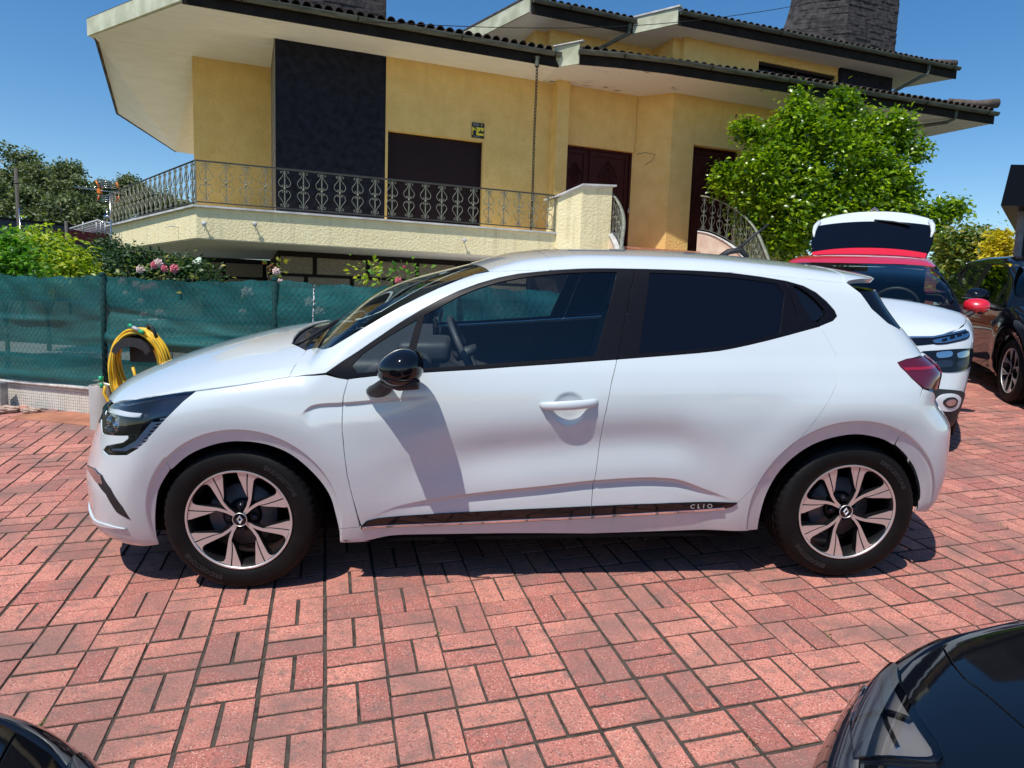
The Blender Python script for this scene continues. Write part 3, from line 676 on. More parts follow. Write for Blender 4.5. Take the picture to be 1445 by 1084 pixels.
        spl = sp+[(x, -y) for x, y in sp[::-1][1:]]+[(2.60, .45), (2.61, .2), (2.61, 0), (2.61, -.2), (2.60, -.45)]
        loops = [np.array(spl)]; V, T = tri2d(loops, .03); zt = body.pos('top', np.stack([np.minimum(V[:, 0], 2.66), V[:, 1]*.97], 1))[:, 2]-np.maximum(V[:, 0]-2.66, 0)*.16
        zt = np.maximum(zt, 1.24); ec = {}
        for t in T:
            for k in range(3): e = tuple(sorted((int(t[k]), int(t[(k+1) % 3])))); ec[e] = ec.get(e, 0)+1
        be = [e for e, c in ec.items() if c == 1]; nV = len(V); th = .020
        me = mesh('spoiler', [(V[i, 0], V[i, 1], zt[i]) for i in range(nV)]+[(V[i, 0]-.012, V[i, 1]*.985, zt[i]-th) for i in range(nV)], [tuple(t) for t in T]+[tuple(int(i)+nV for i in t[::-1]) for t in T]+[(e[0], e[1], nV+e[1], nV+e[0]) for e in be], paint, smooth=True)
        bm = bmesh.new(); bm.from_mesh(me); bmesh.ops.recalc_face_normals(bm, faces=bm.faces); bm.to_mesh(me); bm.free()
        me.set_sharp_from_angle(angle=rad(50)); obj('spoiler', me, car)
    # mirrors
    for sy in (-1, 1):
        b = MB(); n, m = 20, 14; V = []; F = []
        for i in range(m+1):
            ph = math.pi*i/m
            for k in range(n):
                th_ = 2*math.pi*k/n; u = -math.cos(ph); rr = math.sin(ph)**.75
                x = .088*u if u < 0 else .088*u; yy = .115*rr*math.copysign(abs(math.cos(th_))**.85, math.cos(th_)); zz = .074*rr*math.copysign(abs(math.sin(th_))**.85, math.sin(th_))
                sc_ = 1.0 if u > .35 else (1-.30*((.35-u)/1.35)**2)
                V.append((x, yy*sc_, zz*sc_+.010*u))
        for i in range(m):
            for k in range(n): F.append((i*n+k, i*n+(k+1) % n, (i+1)*n+(k+1) % n, (i+1)*n+k))
        b.add(V, F, True); mc = b.build('mirror', opt.get('mirror', M_['gloss']), car, Matrix.Translation((.688, sy*opt.get('mirror_y', 1.012), .977)) @ Matrix.Scale(opt.get('mirror_s', 1), 4))
        b = MB(); b.tube([(.090, -sy*.01, -.055), (-.02, sy*.10, -.055)] if 0 else [(-.082, 0, -.028), (-.05, sy*.085, -.028), (.02, sy*.113, -.029), (.08, sy*.112, -.03)], .005, 6, flat=(1.2, .9, (0, 0, 1))); b.build('indicator', M_['chromein'] if not opt.get('main') else M_['trim'], mc)
        b = MB(); b.tube([(-.060, sy*.02, -.045), (0, sy*.05, -.056), (.070, sy*.06, -.048)], .024, 10); b.build('mirror_lower_shell', M_['plastic'], mc)
        b = MB(); b.tube([(-.110, -sy*.165, -.125), (-.095, -sy*.12, -.112), (-.055, -sy*.05, -.07), (-.02, -sy*.01, -.03)], [1.0, .95, .8, .7], 12, flat=(.050, .030, (0, 0, 1))); b.build('mirror_foot', M_['plastic'], mc)
    # antenna
    if opt.get('antenna', True):
        z0 = float(body.pos('top', [(2.30, 0)])[0, 2])
        b = MB(); b.tube([(2.25, 0, z0-.005), (2.30, 0, z0+.022), (2.36, 0, z0+.030), (2.40, 0, z0-.005)], [.8, 1.2, 1.2, .8], 8, flat=(.024, .013, (0, 0, 1)))
        b.tube([(2.33, 0, z0+.02), (2.42, 0, z0+.10), (2.50, 0, z0+.165)], [.010, .0065, .004], 8); b.build('antenna', M_['plastic'], car)
    # underside, wheel houses, door linings
    b = MB(); b.box((-.60, -.66, .19), (2.98, .66, .27)); b.box((.42, -.83, .20), (2.12, .83, .29))
    for cx in (.02, 2.556):
        for sy in (-1, 1):
            a = np.linspace(rad(0), rad(180), 30); n = len(a); V = [(cx+.357*math.cos(t), sy*.838, .315+.357*math.sin(t)) for t in a]+[(cx+.362*math.cos(t), sy*.58, .315+.362*math.sin(t)) for t in a]
            b.add(V, [(i, i+1, n+i+1, n+i) for i in range(n-1)]+[tuple(range(n, 2*n))], True)
    b.box((-.62, -.55, .25), (-.36, .55, .60)); b.build('underbody', M_['dark'], car)
    P('door_lining', 'side', [(.44,.88),(.8,.915),(1.5,.955),(2.0,.995),(2.42,1.085),(2.40,.75),(2.15,.38),(2.06,.30),(.47,.25)], M_['dash'] if opt.get('main') else M_['dark'], car, off=-.035, gap=0, lip=0, step=.05)
    P('headlining', 'top', [(1.0,-.55),(2.55,-.55),(2.55,.55),(1.0,.55)], M_['light'], car, off=-.04, gap=0, lip=0, step=.08, mirror=False)
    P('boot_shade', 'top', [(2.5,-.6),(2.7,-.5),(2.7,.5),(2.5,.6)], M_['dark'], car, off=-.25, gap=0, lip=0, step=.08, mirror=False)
    if opt.get('interior', True): interior(car)
    if not opt.get('main'): rbox('boot_light_block', (2.54, -.60, .40), (2.60, .60, 1.24), M_['dark'], car, .02)  # dark box added to block daylight seen through the cabin from behind
    lt = opt.get('letters')
    for x, nm in ((0, 0), (2.583, 1)):
        for sy in (-1, 1): wheel(car, x, sy, letters=lt if sy < 0 else None, logo=opt.get('logo', False), rot=97 if nm == 0 else 99.5)
    return car
BODY = Body(make_body(SHAPE), disp_main, FEATS)
make_car('hatchback', CARM, 'white five-door hatchback with black door mirrors parked side-on in the middle of the paving', None, BODY, M_['white'], M_['white'],
         dict(main=True, letters=(63, 252), logo=True, step=.016, dstep=.010))
# ------------------------------------------------------------------ ground and forecourt
tx_ = LOT.to_3x3(); nz = tx_ @ Vector((0, 0, 1)); p0 = LOT @ Vector((0, 0, 0))
def lot_z(x, y): return p0.z-(nz.x*(x-p0.x)+nz.y*(y-p0.y))/nz.z      # world height of the paving
def at(u, v, Y):
    """world point seen at photo position (u,v) at forward distance Y"""
    d = BW[2]+BW[0]*((u-722.5)/FPX)-BW[1]*((v-542)/FPX); return Vector(d*(Y/d[1]))
m_soil = noise_mat('garden_soil', (.05, .045, .025), (.09, .10, .04), 3, .95, bump=.5, bscale=20, bdist=.02)
gx = [-400, -60, -14, -9, -4, 0, 4, 9, 14, 60, 400]; gy = [-60, -6, -2, 2, 6, 9, 12, 14, 18, 60, 600]
V = [(x, y, lot_z(max(-14, min(14, x)), max(-6, min(12, y)))-.035) for y in gy for x in gx]; n = len(gx)
F = [(j*n+i, j*n+i+1, (j+1)*n+i+1, (j+1)*n+i) for j in range(len(gy)-1) for i in range(n-1)]
tag(obj('ground', mesh('ground', V, F, m_soil)), kind='structure')
m_bounce = noise_mat('pale_bounce', (.62, .57, .50), (.72, .67, .60), 2, .85)  # pale unseen ground, added to bounce sunlight up onto eaves and walls
PX_ = [(-9, 9.5), (-2.5, 7.6), (2.0, 6.6), (3.0, 12.6), (12, 12.6), (14, 19), (-9, 19)]
tag(obj('bounce_ground', mesh('bounce_ground', [(x, y, lot_z(x, min(12, y))+.03) for x, y in PX_], [tuple(range(7))], m_bounce)), kind='structure')
# mortar bed under the pavers
m_bed = noise_mat('joint_dirt', (.028, .022, .018), (.075, .060, .048), 25, .95, bump=.8, bscale=150, bdist=.004, third=(.062, .048, .036))
FL = [(-6.5, 6.8), (-4.62, 6.08), (-3.36, 5.66), (-1.82, 5.27), (-.43, 5.06), (1.9, 5.02)]
def fence_y(x): return float(np.interp(x, [p[0] for p in FL]+[2.2, 9.5], [p[1] for p in FL]+[12.3, 12.3]))
xs = list(np.linspace(-6.5, 1.9, 20))+[1.95]+list(np.linspace(2.2, 9.5, 10))
V = []; F = []
for x in xs: V += [(x, -1.8, -.0045), (x, fence_y(x)-.0, -.0045)]
F = [(2*i, 2*i+2, 2*i+3, 2*i+1) for i in range(len(xs)-1)]
lot = obj('forecourt', mesh('forecourt', V, F, m_bed)); lot.matrix_world = LOT; tag(lot, kind='structure')
# brick pavers
m = mat('red_paver', rough=.82, spec=.35); tc = N(m, 'ShaderNodeTexCoord'); gm = N(m, 'ShaderNodeNewGeometry'); oi = N(m, 'ShaderNodeObjectInfo')
vt = N(m, 'ShaderNodeVectorTransform', vector_type='POINT', convert_from='OBJECT', convert_to='WORLD'); L(m, tc.outputs['Object'], vt.inputs[0])
ad = N(m, 'ShaderNodeMath', operation='ADD'); L(m, gm.outputs['Random Per Island'], ad.inputs[0]); L(m, oi.outputs['Random'], ad.inputs[1])
fr = N(m, 'ShaderNodeMath', operation='FRACT'); L(m, ad.outputs[0], fr.inputs[0])
cr = N(m, 'ShaderNodeValToRGB'); e = cr.color_ramp.elements; e[0].color = (.48, .175, .132, 1); e[1].color = (.60, .235, .172, 1)
q = e.new(.5); q.color = (.55, .205, .155, 1); q = e.new(.93); q.color = (.62, .245, .18, 1); q = e.new(.10); q.color = (.42, .145, .115, 1); L(m, fr.outputs[0], cr.inputs[0])
n1 = N(m, 'ShaderNodeTexNoise', i_Scale=135., i_Detail=5., i_Roughness=.7); n2 = N(m, 'ShaderNodeTexNoise', i_Scale=3.5, i_Detail=6.); n3 = N(m, 'ShaderNodeTexVoronoi', i_Scale=105.); n4 = N(m, 'ShaderNodeTexNoise', i_Scale=22., i_Detail=4.)
for k in (n1, n2, n3, n4): L(m, vt.outputs[0], k.inputs[0])
def mixc(m, a, b, fac, mode='MIX'):
    x = N(m, 'ShaderNodeMix', data_type='RGBA', blend_type=mode)
    for s_, v in ((6, a), (7, b), (0, fac)):
        if hasattr(v, 'links'): L(m, v, x.inputs[s_])
        else: x.inputs[s_].default_value = v if s_ == 0 else (*v, 1)
    return x.outputs[2]
def ramp(m, src, lo, hi, a=0, b=1):
    r = N(m, 'ShaderNodeMapRange'); r.inputs[1].default_value = lo; r.inputs[2].default_value = hi; r.inputs[3].default_value = a; r.inputs[4].default_value = b; L(m, src, r.inputs[0]); return r.outputs[0]
c = mixc(m, cr.outputs[0], (.80, .58, .48), ramp(m, n3.outputs['Distance'], .30, .14, 0, .75))       # pale grains
c = mixc(m, c, (.13, .055, .045), ramp(m, n1.outputs[0], .52, .63, 0, .9))                          # dark grains
c = mixc(m, c, (.22, .13, .11), ramp(m, n2.outputs[0], .44, .66, 0, .75))                            # worn, dirty drifts
c = mixc(m, c, (.20, .13, .11), ramp(m, n4.outputs[0], .52, .72, 0, .65))
sx_ = N(m, 'ShaderNodeSeparateXYZ'); L(m, tc.outputs['Object'], sx_.inputs[0]); c = mixc(m, c, (.055, .042, .032), ramp(m, sx_.outputs[2], -.0012, -.0030, 0, 1))
n5 = N(m, 'ShaderNodeTexNoise', i_Scale=1.1, i_Detail=5., i_Roughness=.6); L(m, vt.outputs[0], n5.inputs[0]); c = mixc(m, c, (.20, .12, .10), ramp(m, n5.outputs[0], .52, .74, 0, .45))
L(m, c, bsdf(m).inputs['Base Color'])
bp = N(m, 'ShaderNodeBump', i_Strength=.9, i_Distance=.003); L(m, n1.outputs[0], bp.inputs['Height']); L(m, bp.outputs[0], bsdf(m).inputs['Normal'])
M_['paver'] = m
CELL = .20406; GA = .25572; GO = (-.7644, 2.6069); ca, sa = math.cos(GA), math.sin(GA)
def lotpt(i, j):
    x = i*CELL+.006*math.sin(i*.9+j*.35); y = -j*CELL+.005*math.sin(j*1.1-i*.4)
    return GO[0]+x*ca-y*sa, GO[1]+x*sa+y*ca
def paver_mesh(k):
    r = np.random.default_rng(k); a, b, h = .0977, .0465, .05; V = []; jit = lambda s: r.uniform(-s, s)
    top = [(-a, -b), (0, -b), (a, -b), (a, b), (0, b), (-a, b)]
    o = [(x+jit(.0012), y+jit(.0012)) for x, y in top]; n = 6
    V = [(x, y, -h) for x, y in o]+[(x, y, -.0035) for x, y in o]+[(x*.983, y*.962, .0005+jit(.0006)) for x, y in o]
    F = [tuple(range(12, 18))]+[(i, (i+1) % n, n+(i+1) % n, n+i) for i in range(n)]+[(n+i, n+(i+1) % n, 2*n+(i+1) % n, 2*n+i) for i in range(n)]
    return V, F
PV = [paver_mesh(k) for k in range(8)]; PM = [mesh('brick', V, F, m) for V, F in PV]
cand = []
Bl = np.array([BL[0], BL[1], BL[2]])
for i in range(-46, 60):
    for j in range(-70, 36):
        for h in (0, 1):
            if (i+j) % 2 == 0: u, v, ang = i+.5, j+.25+.5*h, 0
            else: u, v, ang = i+.25+.5*h, j+.5, 90
            x, y = lotpt(u, v)
            if y < -1.6 or x < -6.3 or x > 9.3 or y > fence_y(x)-.12: continue
            d = Bl @ np.array([x, y, -1.43]); vis = d[2] > .3 and abs(d[0]/d[2]) < .76 and abs(d[1]/d[2]) < .57
            cand.append((d[2] if vis else 99+abs(d[2]), x, y, GA+rad(ang), h))
cand.sort()
stuff = MB()
for k, (dd, x, y, a, h) in enumerate(cand):
    q = random.randrange(8); z = random.uniform(-.0015, .0015); Mx = Matrix.Translation((x, y, z)) @ Matrix.Rotation(a+random.uniform(-.008, .008), 4, 'Z') @ Matrix.Rotation(random.uniform(-.006, .006), 4, 'X')
    if k < 300: obj('brick', PM[q], lot, Mx)
    else:
        V, F = PV[q]; A_ = np.array(Mx)[:3]; VV = np.c_[np.array(V), np.ones(len(V))] @ A_.T; stuff.add(VV, F)
tag(stuff.build('paving_bricks', m, lot, kind='stuff'))
# moss and weeds in the joints
b = MB()
for _ in range(70):
    i, j = random.randint(-16, 22), random.uniform(-14, 8); x, y = lotpt(i, j)
    if y > fence_y(x)-.2: continue
    for _ in range(random.randint(5, 18)):
        px, py = x+random.gauss(0, .008), y+random.gauss(0, .014); s_ = random.uniform(.003, .008); a = random.uniform(0, 6.28)
        b.add([(px, py, -.004), (px+s_*math.cos(a), py+s_*math.sin(a), random.uniform(.001, .010)), (px+s_*math.cos(a+1.3), py+s_*math.sin(a+1.3), random.uniform(0, .006))], [(0, 1, 2)])
o = b.build('moss', noise_mat('moss', (.10, .14, .03), (.22, .25, .08), 90, .9), kind='stuff'); o.matrix_world = LOT
# patch of plain orange mortar by the wall
def lotM(x, y, z=0, rz=0): return LOT @ Matrix.Translation((x, y, z)) @ Matrix.Rotation(rz, 4, 'Z')
pts = [(-4.05,5.62),(-3.72,5.66),(-3.3,5.56),(-2.9,5.42),(-2.95,5.16),(-3.3,5.22),(-3.75,5.36),(-4.15,5.44)]
b = MB(); b.prism([(x, y, -.02) for x, y in pts], (0, 0, .0245)); o = b.build('mortar_patch', noise_mat('orange_mortar', (.30, .12, .065), (.46, .19, .11), 6, .9, bump=.4, bscale=60)); o.matrix_world = LOT; tag(o, kind='structure')

# ------------------------------------------------------------------ low tiled wall and fence
def wp(x, y, dz=0): return Vector((x, y, lot_z(x, y)+dz))
m_tile = noise_mat('cream_mosaic', (.56, .52, .44), (.70, .66, .57), 5, .5, lo=.3, hi=.7); m_cap = noise_mat('wall_coping', (.50, .46, .40), (.70, .67, .62), 14, .8, bump=.4, bscale=50)
m_grout = mat('grout', (.28, .25, .21), .9)
M_['fgreen'] = mat('green_post', (.006, .040, .040), .8, spec=.15)
CT = [Vector((x, y, -.80+.0*i)) for i, (x, y) in enumerate(FL)]
low = empty('boundary_wall', Matrix.Identity(4), 'low white mosaic-tiled boundary wall with a rounded coping under the green screened fence', 'wall')
b = MB(); cap = MB(); tl = MB()
for k in range(1, len(FL)-1):
    (x0, y0), (x1, y1) = FL[k], FL[k+1]; dx, dy = x1-x0, y1-y0; ln = math.hypot(dx, dy); ux, uy = dx/ln, dy/ln; nx, ny = uy, -ux     # towards the camera
    b.prism([(x0, y0, -1.3), (x1, y1, -1.3), (x1, y1, -.835), (x0, y0, -.835)], (-nx*.14, -ny*.14, 0))
    s0 = .0
    for q in range(max(1, int(ln/.9))):
        nseg = max(1, int(ln/.9)); a0 = ln*q/nseg+.002; a1 = ln*(q+1)/nseg-.002
        A = [(x0+ux*a0+nx*.022, y0+uy*a0+ny*.022), (x0+ux*a1+nx*.022, y0+uy*a1+ny*.022)]
        cap.prism([(A[0][0], A[0][1], -.835), (A[1][0], A[1][1], -.835), (A[1][0], A[1][1], -.808), (A[0][0], A[0][1], -.808)], (-nx*.19, -ny*.19, 0))
        cap.tube([(A[0][0], A[0][1], -.820), (A[1][0], A[1][1], -.820)], .0155, 10)
    if k <= 2:
        nt_ = int(ln/.0245)
        for q in range(nt_):
            for r in range(11):
                a0 = q*.0245; z1 = -.842-r*.0245; cx, cy = x0+ux*(a0+.012)+nx*.001, y0+uy*(a0+.012)+ny*.001; h = .0108; t_ = random.uniform(.0015, .003)
                P_ = [(cx-ux*h, cy-uy*h, z1-2*h), (cx+ux*h, cy+uy*h, z1-2*h), (cx+ux*h, cy+uy*h, z1), (cx-ux*h, cy-uy*h, z1)]
                V = P_+[(p[0]+nx*t_, p[1]+ny*t_, p[2]) for p in P_]; tl.add(V, [(4, 5, 6, 7), (0, 1, 5, 4), (1, 2, 6, 5), (2, 3, 7, 6), (3, 0, 4, 7)])
b.build('wall_core', m_grout, low); cap.build('coping', m_cap, low); tag(tl.build('mosaic_tile', m_tile, low), kind='stuff')
fen = empty('screened_fence', Matrix.Translation((0, 0, 0)), 'chain-link fence hung with sagging dark green shade cloth on top of the low wall', 'fence')
# shade cloth
m = bpy.data.materials.new('shade_cloth'); m.use_nodes = True; n_ = m.node_tree; pb = n_.nodes['Principled BSDF']; pb.inputs['Roughness'].default_value = .75; pb.inputs['Specular IOR Level'].default_value = .25
tc = N(m, 'ShaderNodeTexCoord'); nz1 = N(m, 'ShaderNodeTexNoise', i_Scale=2.2, i_Detail=5.); mp = N(m, 'ShaderNodeMapping'); mp.inputs['Scale'].default_value = (1, 1, 4); L(m, tc.outputs['Object'], mp.inputs[0]); L(m, mp.outputs[0], nz1.inputs[0])
mp2 = N(m, 'ShaderNodeMapping'); mp2.inputs['Scale'].default_value = (3, 3, 150); L(m, tc.outputs['Object'], mp2.inputs[0]); nz2 = N(m, 'ShaderNodeTexNoise', i_Scale=1., i_Detail=2.); L(m, mp2.outputs[0], nz2.inputs[0])
cc = mixc(m, (.006, .090, .096), (.013, .148, .155), ramp(m, nz1.outputs[0], .35, .65)); cc = mixc(m, cc, (.006, .05, .043), ramp(m, nz2.outputs[0], .5, .7, 0, .5)); L(m, cc, pb.inputs['Base Color'])
tr = N(m, 'ShaderNodeBsdfTransparent'); mx = N(m, 'ShaderNodeMixShader'); mx.inputs[0].default_value = .13; trl = N(m, 'ShaderNodeBsdfTranslucent'); trl.inputs[0].default_value = (.02, .16, .12, 1); mx2 = N(m, 'ShaderNodeMixShader'); mx2.inputs[0].default_value = .22
out = n_.nodes['Material Output']; L(m, pb.outputs[0], mx2.inputs[1]); L(m, trl.outputs[0], mx2.inputs[2]); L(m, mx2.outputs[0], mx.inputs[1]); L(m, tr.outputs[0], mx.inputs[2]); L(m, mx.outputs[0], out.inputs[0])
seg = [0]
for k in range(len(FL)-1): seg.append(seg[-1]+math.hypot(FL[k+1][0]-FL[k][0], FL[k+1][1]-FL[k][1]))
def fp_(s): return float(np.interp(s, seg, [p[0] for p in FL])), float(np.interp(s, seg, [p[1] for p in FL]))
nu, nv = 420, 60; V = []; F = []
pk = seg
for i in range(nu+1):
    s_ = seg[-1]*i/nu; x, y = fp_(s_); k = max(q for q in range(len(pk)-1) if pk[q] <= s_+1e-9); t = (s_-pk[k])/(pk[k+1]-pk[k])
    sag = .028*4*t*(1-t)+.006*math.sin(s_*17)+.004*math.sin(s_*41)
    for j in range(nv+1):
        w = j/nv; z = -.80+.925*w-(sag*w**3)
        f1 = .47+.06*math.sin(s_*1.1+1)+.10*(t-.5)*(1 if k % 2 else -1); f2 = .64-.10*t+.05*math.sin(s_*2.3)
        o_ = .030*math.exp(-((w-f1)/.045)**2)*(.55+.45*math.sin(s_*1.7+.6))+.018*math.exp(-((w-f2)/.03)**2)*math.sin(s_*2.9+.5)+.012*math.sin(3.1*s_+6*w)+.008*math.sin(9*w-2.2*s_)+.005*math.sin(14*s_+20*w)*w
        o_ += .016*math.exp(-((w-.06)/.05)**2)
        V.append((x-.35*o_*1.2, y-o_*1.5-.012, z))
F = [(i*(nv+1)+j, (i+1)*(nv+1)+j, (i+1)*(nv+1)+j+1, i*(nv+1)+j+1) for i in range(nu) for j in range(nv)]
obj('shade_cloth', mesh('shade_cloth', V, F, m, smooth=True), fen)
m_wire = mat('fence_wire', (.018, .035, .032), .5)
b = MB(); tot = seg[-1]-seg[0]; nc = int(tot/.026)
dz = .031
for c_ in range(nc):
    pts = []
    rows = 28
    for r in range(rows+1):
        s_ = (c_+((r+c_) % 2))*.026*1.0; x, y = fp_(s_+.0); pts.append((x-.01, y-.055, -.80+r*dz+.022))
    V = []; F = []
    for q, p in enumerate(pts): V += [(p[0]-.0011, p[1], p[2]), (p[0]+.0011, p[1], p[2]), (p[0], p[1]+.0018, p[2])]
    F = [(3*q+a_, 3*q+(a_+1) % 3, 3*q+3+(a_+1) % 3, 3*q+3+a_) for q in range(len(pts)-1) for a_ in range(3)]
    b.add(V, F)
    if c_ % 2 == 0:
        x, y = fp_(c_*.026); zt = -.80+rows*dz+.022; a_ = random.uniform(-.012, .012); b.tube([(x-.01, y-.05, zt-.01), (x-.01+a_, y-.05, zt+.016), (x+a_*2, y-.05, zt+.026)], .0016, 3)
b.build('chain_link', m_wire, fen, kind='stuff')
for k, (x, y) in enumerate(FL[1:-1]):
    b = MB(); b.tube([(x, y-.035, -.84), (x, y-.035, .135)], .021, 14); b.lathe([(0, .150), (.015, .147), (.024, .135), (.024, .12)], 14, 'Z', (x, y-.035, 0)); b.build('post', M_['fgreen'], fen)
# grey gate post at the end of the wall
b = MB(); g = at(2, 572, 5.9); b.box((g.x-.06, g.y-.05, g.z-.05), (g.x+.035, g.y+.04, g.z+.20)); b.box((g.x-.005, g.y-.058, g.z-.04), (g.x+.012, g.y-.05, g.z+.19)); tag(b.build('gate_post', noise_mat('galvanised', (.28, .30, .32), (.42, .44, .46), 18, .45, metal=.6)), 'short grey galvanised steel post at the left end of the tiled wall', 'post')
# standpipe, tap, hose
pp = at(143, 586, 5.28); pz = lot_z(pp.x, pp.y)
sp = empty('standpipe', Matrix.Translation((pp.x, pp.y, pz)), 'upright grey plastic pipe with a brass tap on top beside the tiled wall', 'pipe')
b = MB(); b.lathe([(.078, -.05), (.078, .335), (.0745, .338), (.071, .335), (.070, .05)], 36, 'Z'); b.build('pipe', noise_mat('grey_pvc', (.33, .31, .29), (.42, .40, .37), 5, .55), sp)
b = MB(); b.lathe([(0, .325), (.07, .325)], 24, 'Z'); b.build('mortar_fill', m_cap, sp)
b = MB(); b.tube([(-.01, 0, .32), (-.01, 0, .345), (.03, -.01, .350), (.085, -.02, .340), (.10, -.02, .325)], .013, 10); b.tube([(-.05, 0, .368), (-.01, 0, .375), (.03, -.01, .368), (.035, -.01, .35)], .004, 6); b.build('tap', noise_mat('old_brass', (.35, .30, .22), (.6, .56, .5), 30, .4, metal=.7), sp)
m_gr = mat('green_connector', (.0, .33, .13), .35, coat=.5); m_yel = noise_mat('yellow_hose', (.70, .40, .01), (.85, .52, .02), 9, .45, coat=.3); m_gs = mat('hose_stripe', (.10, .22, .04), .45)
hb = at(203, 520, 5.33)
hs_ = empty('garden_hose', Matrix.Translation(hb), 'coiled yellow garden hose with green fittings hung on the fence', 'hose'); hz = Vector((0, 0, 0))
b = MB(); b2 = MB(); R_ = np.random.default_rng(3)
for k in range(13):
    sx, szz = R_.uniform(.165, .235), R_.uniform(.26, .34); cy = -.035-.014*k*.5+R_.uniform(-.01, .01); cx = R_.uniform(-.025, .025); top = .315-R_.uniform(0, .035)
    pts = []
    for t in np.linspace(0, 2*math.pi, 49):
        x = cx+sx*math.sin(t)*(1+.08*math.cos(t)); z = top-szz+szz*math.cos(t)*(1.0 if math.cos(t) < .2 else 1.0); pts.append((x, cy+.02*math.sin(2*t+k), z))
    b.tube(pts, .0112, 8, cap=False)
    if k % 3 == 0: b2.tube([(p[0]*.985, p[1]-.0112, p[2]*.99) for p in pts], .0028, 4, cap=False)
b.tube([(.09, -.13, .31), (.15, -.13, .22), (.215, -.12, .10), (.235, -.11, -.05), (.19, -.10, -.25)], .0112, 8)
b.tube([(-.02, -.12, .02), (.0, -.12, -.06), (.05, -.12, -.12), (.10, -.12, -.15)], .0112, 8)
b.tube([(-.225, -.14, -.13), (-.235, -.14, -.18), (-.20, -.14, -.26), (-.12, -.12, -.30)], .0112, 8)
b.build('hose_coil', m_yel, hs_); b2.build('hose_stripe', m_gs, hs_)
b = MB(); b.tube([(-.03, -.14, .345), (.005, -.14, .325)], .013, 12); b.tube([(.052, -.14, .300), (.085, -.14, .285)], [.017, .014], 12); b.build('hose_fitting', m_gr, hs_)
b = MB(); b.tube([(.0, -.14, .327), (.055, -.14, .300)], .0135, 12); b.build('fitting_collar', mat('grey_collar', (.4, .42, .42), .4), hs_)
b = MB(); b.tube([(-.252, -.145, -.055), (-.250, -.145, -.10)], [.019, .016], 12); b.tube([(-.25, -.145, -.105), (-.245, -.145, -.145)], .014, 12); b.build('tap_connector', m_gr, hs_)
hg = empty('hose_hanger', Matrix.Translation(hb), 'black plastic arched hose hanger fixed to the fence', 'hook')
b = MB()
a = np.linspace(rad(20), rad(165), 14)
Vv = [((.14+.0)*math.cos(t), -.015, .12+.15*math.sin(t)) for t in a]+[(.14*math.cos(t), -.17, .10+.13*math.sin(t)) for t in a]; n = len(a)
b.add(Vv, [(i, i+1, n+i+1, n+i) for i in range(n-1)])
Vv = [(.155*math.cos(t), -.172, .10+.15*math.sin(t)) for t in a]+[(.118*math.cos(t), -.172, .09+.09*math.sin(t)) for t in a]
b.add(Vv, [(i, i+1, n+i+1, n+i) for i in range(n-1)]); b.build('cradle', M_['plastic'], hg)
b = MB(); b.box((-.10, -.012, .05), (.10, .0, .31)); b.tube([(.06, -.02, .30), (.08, -.08, .345), (.12, -.09, .33), (.16, -.08, .22)], .012, 8); b.build('bracket', M_['plastic'], hg)
# bits of broken masonry
m_brk = noise_mat('broken_mortar', (.34, .22, .17), (.55, .42, .33), 12, .95, bump=.8, bscale=40, bdist=.01)
for (u, v, w, h, lab) in ((9, 572, .20, .07, 'broken half brick lying at the left end of the tiled wall'), (43, 578, .15, .055, 'small lump of broken mortar in front of the tiled wall')):
    g = at(u, v, 5.72); bm = bmesh.new(); bmesh.ops.create_icosphere(bm, subdivisions=3, radius=1)
    for q in bm.verts:
        c_ = q.co; s_ = max(abs(c_.x), abs(c_.y), abs(c_.z)); c_ = c_*(.55+.45/s_*.8); r = 1+.10*math.sin(7*c_.x+3*c_.y)+.08*math.sin(11*c_.z+5*c_.x); q.co = Vector((c_.x*w*.5*r, c_.y*w*.35*r, (c_.z*r)*h*.5))
    me = bpy.data.meshes.new('rubble'); bm.to_mesh(me); bm.free(); me.materials.append(m_brk); o = obj('rubble', me); o.matrix_world = Matrix.Translation((g.x, g.y, lot_z(g.x, g.y)+h*.42)) @ Matrix.Rotation(.3*w*10, 4, 'Z'); tag(o, lab, 'rubble')
# knotted cord hanging on the fence
b = MB(); g = at(443, 400, 5.0); b.tube([(g.x, g.y, .09), (g.x+.004, g.y-.01, -.02), (g.x-.003, g.y-.012, -.14), (g.x+.002, g.y-.01, -.26)], .005, 6); tag(b.build('cord', noise_mat('black_white_cord', (.02, .02, .02), (.7, .7, .7), 60, .8, lo=.48, hi=.52)), 'thin black and white cord tied over the top of the green fence', 'cord')
# ------------------------------------------------------------------ the house (facade frame: x along, y depth, z up from eye height)
m_wall = noise_mat('cream_roughcast', (.72, .475, .155), (.81, .56, .21), 3, .95, bump=1.0, bscale=22, bdist=.022, lo=.3, hi=.7)
m_band = noise_mat('pale_roughcast', (.82, .70, .40), (.88, .77, .47), 3, .92, bump=1.0, bscale=22, bdist=.015, lo=.3, hi=.7)
streaks(m_wall, .16, (.30, .22, .10)); streaks(m_band, .40, (.22, .19, .12))
m_soff = noise_mat('white_soffit', (.78, .76, .71), (.86, .84, .79), 2.2, .9, lo=.3, hi=.7, stretch=(1, 4, 1))
m_soffd = noise_mat('flaking_soffit', (.62, .60, .57), (.70, .68, .65), 2.2, .9)
mm = m_soffd; tcn = N(mm, 'ShaderNodeTexCoord'); nf = N(mm, 'ShaderNodeTexNoise', i_Scale=2.6, i_Detail=8., i_Roughness=.7); mpp = N(mm, 'ShaderNodeMapping'); mpp.inputs['Scale'].default_value = (.55, 1.6, 1); L(mm, tcn.outputs['Object'], mpp.inputs[0]); L(mm, mpp.outputs[0], nf.inputs[0])
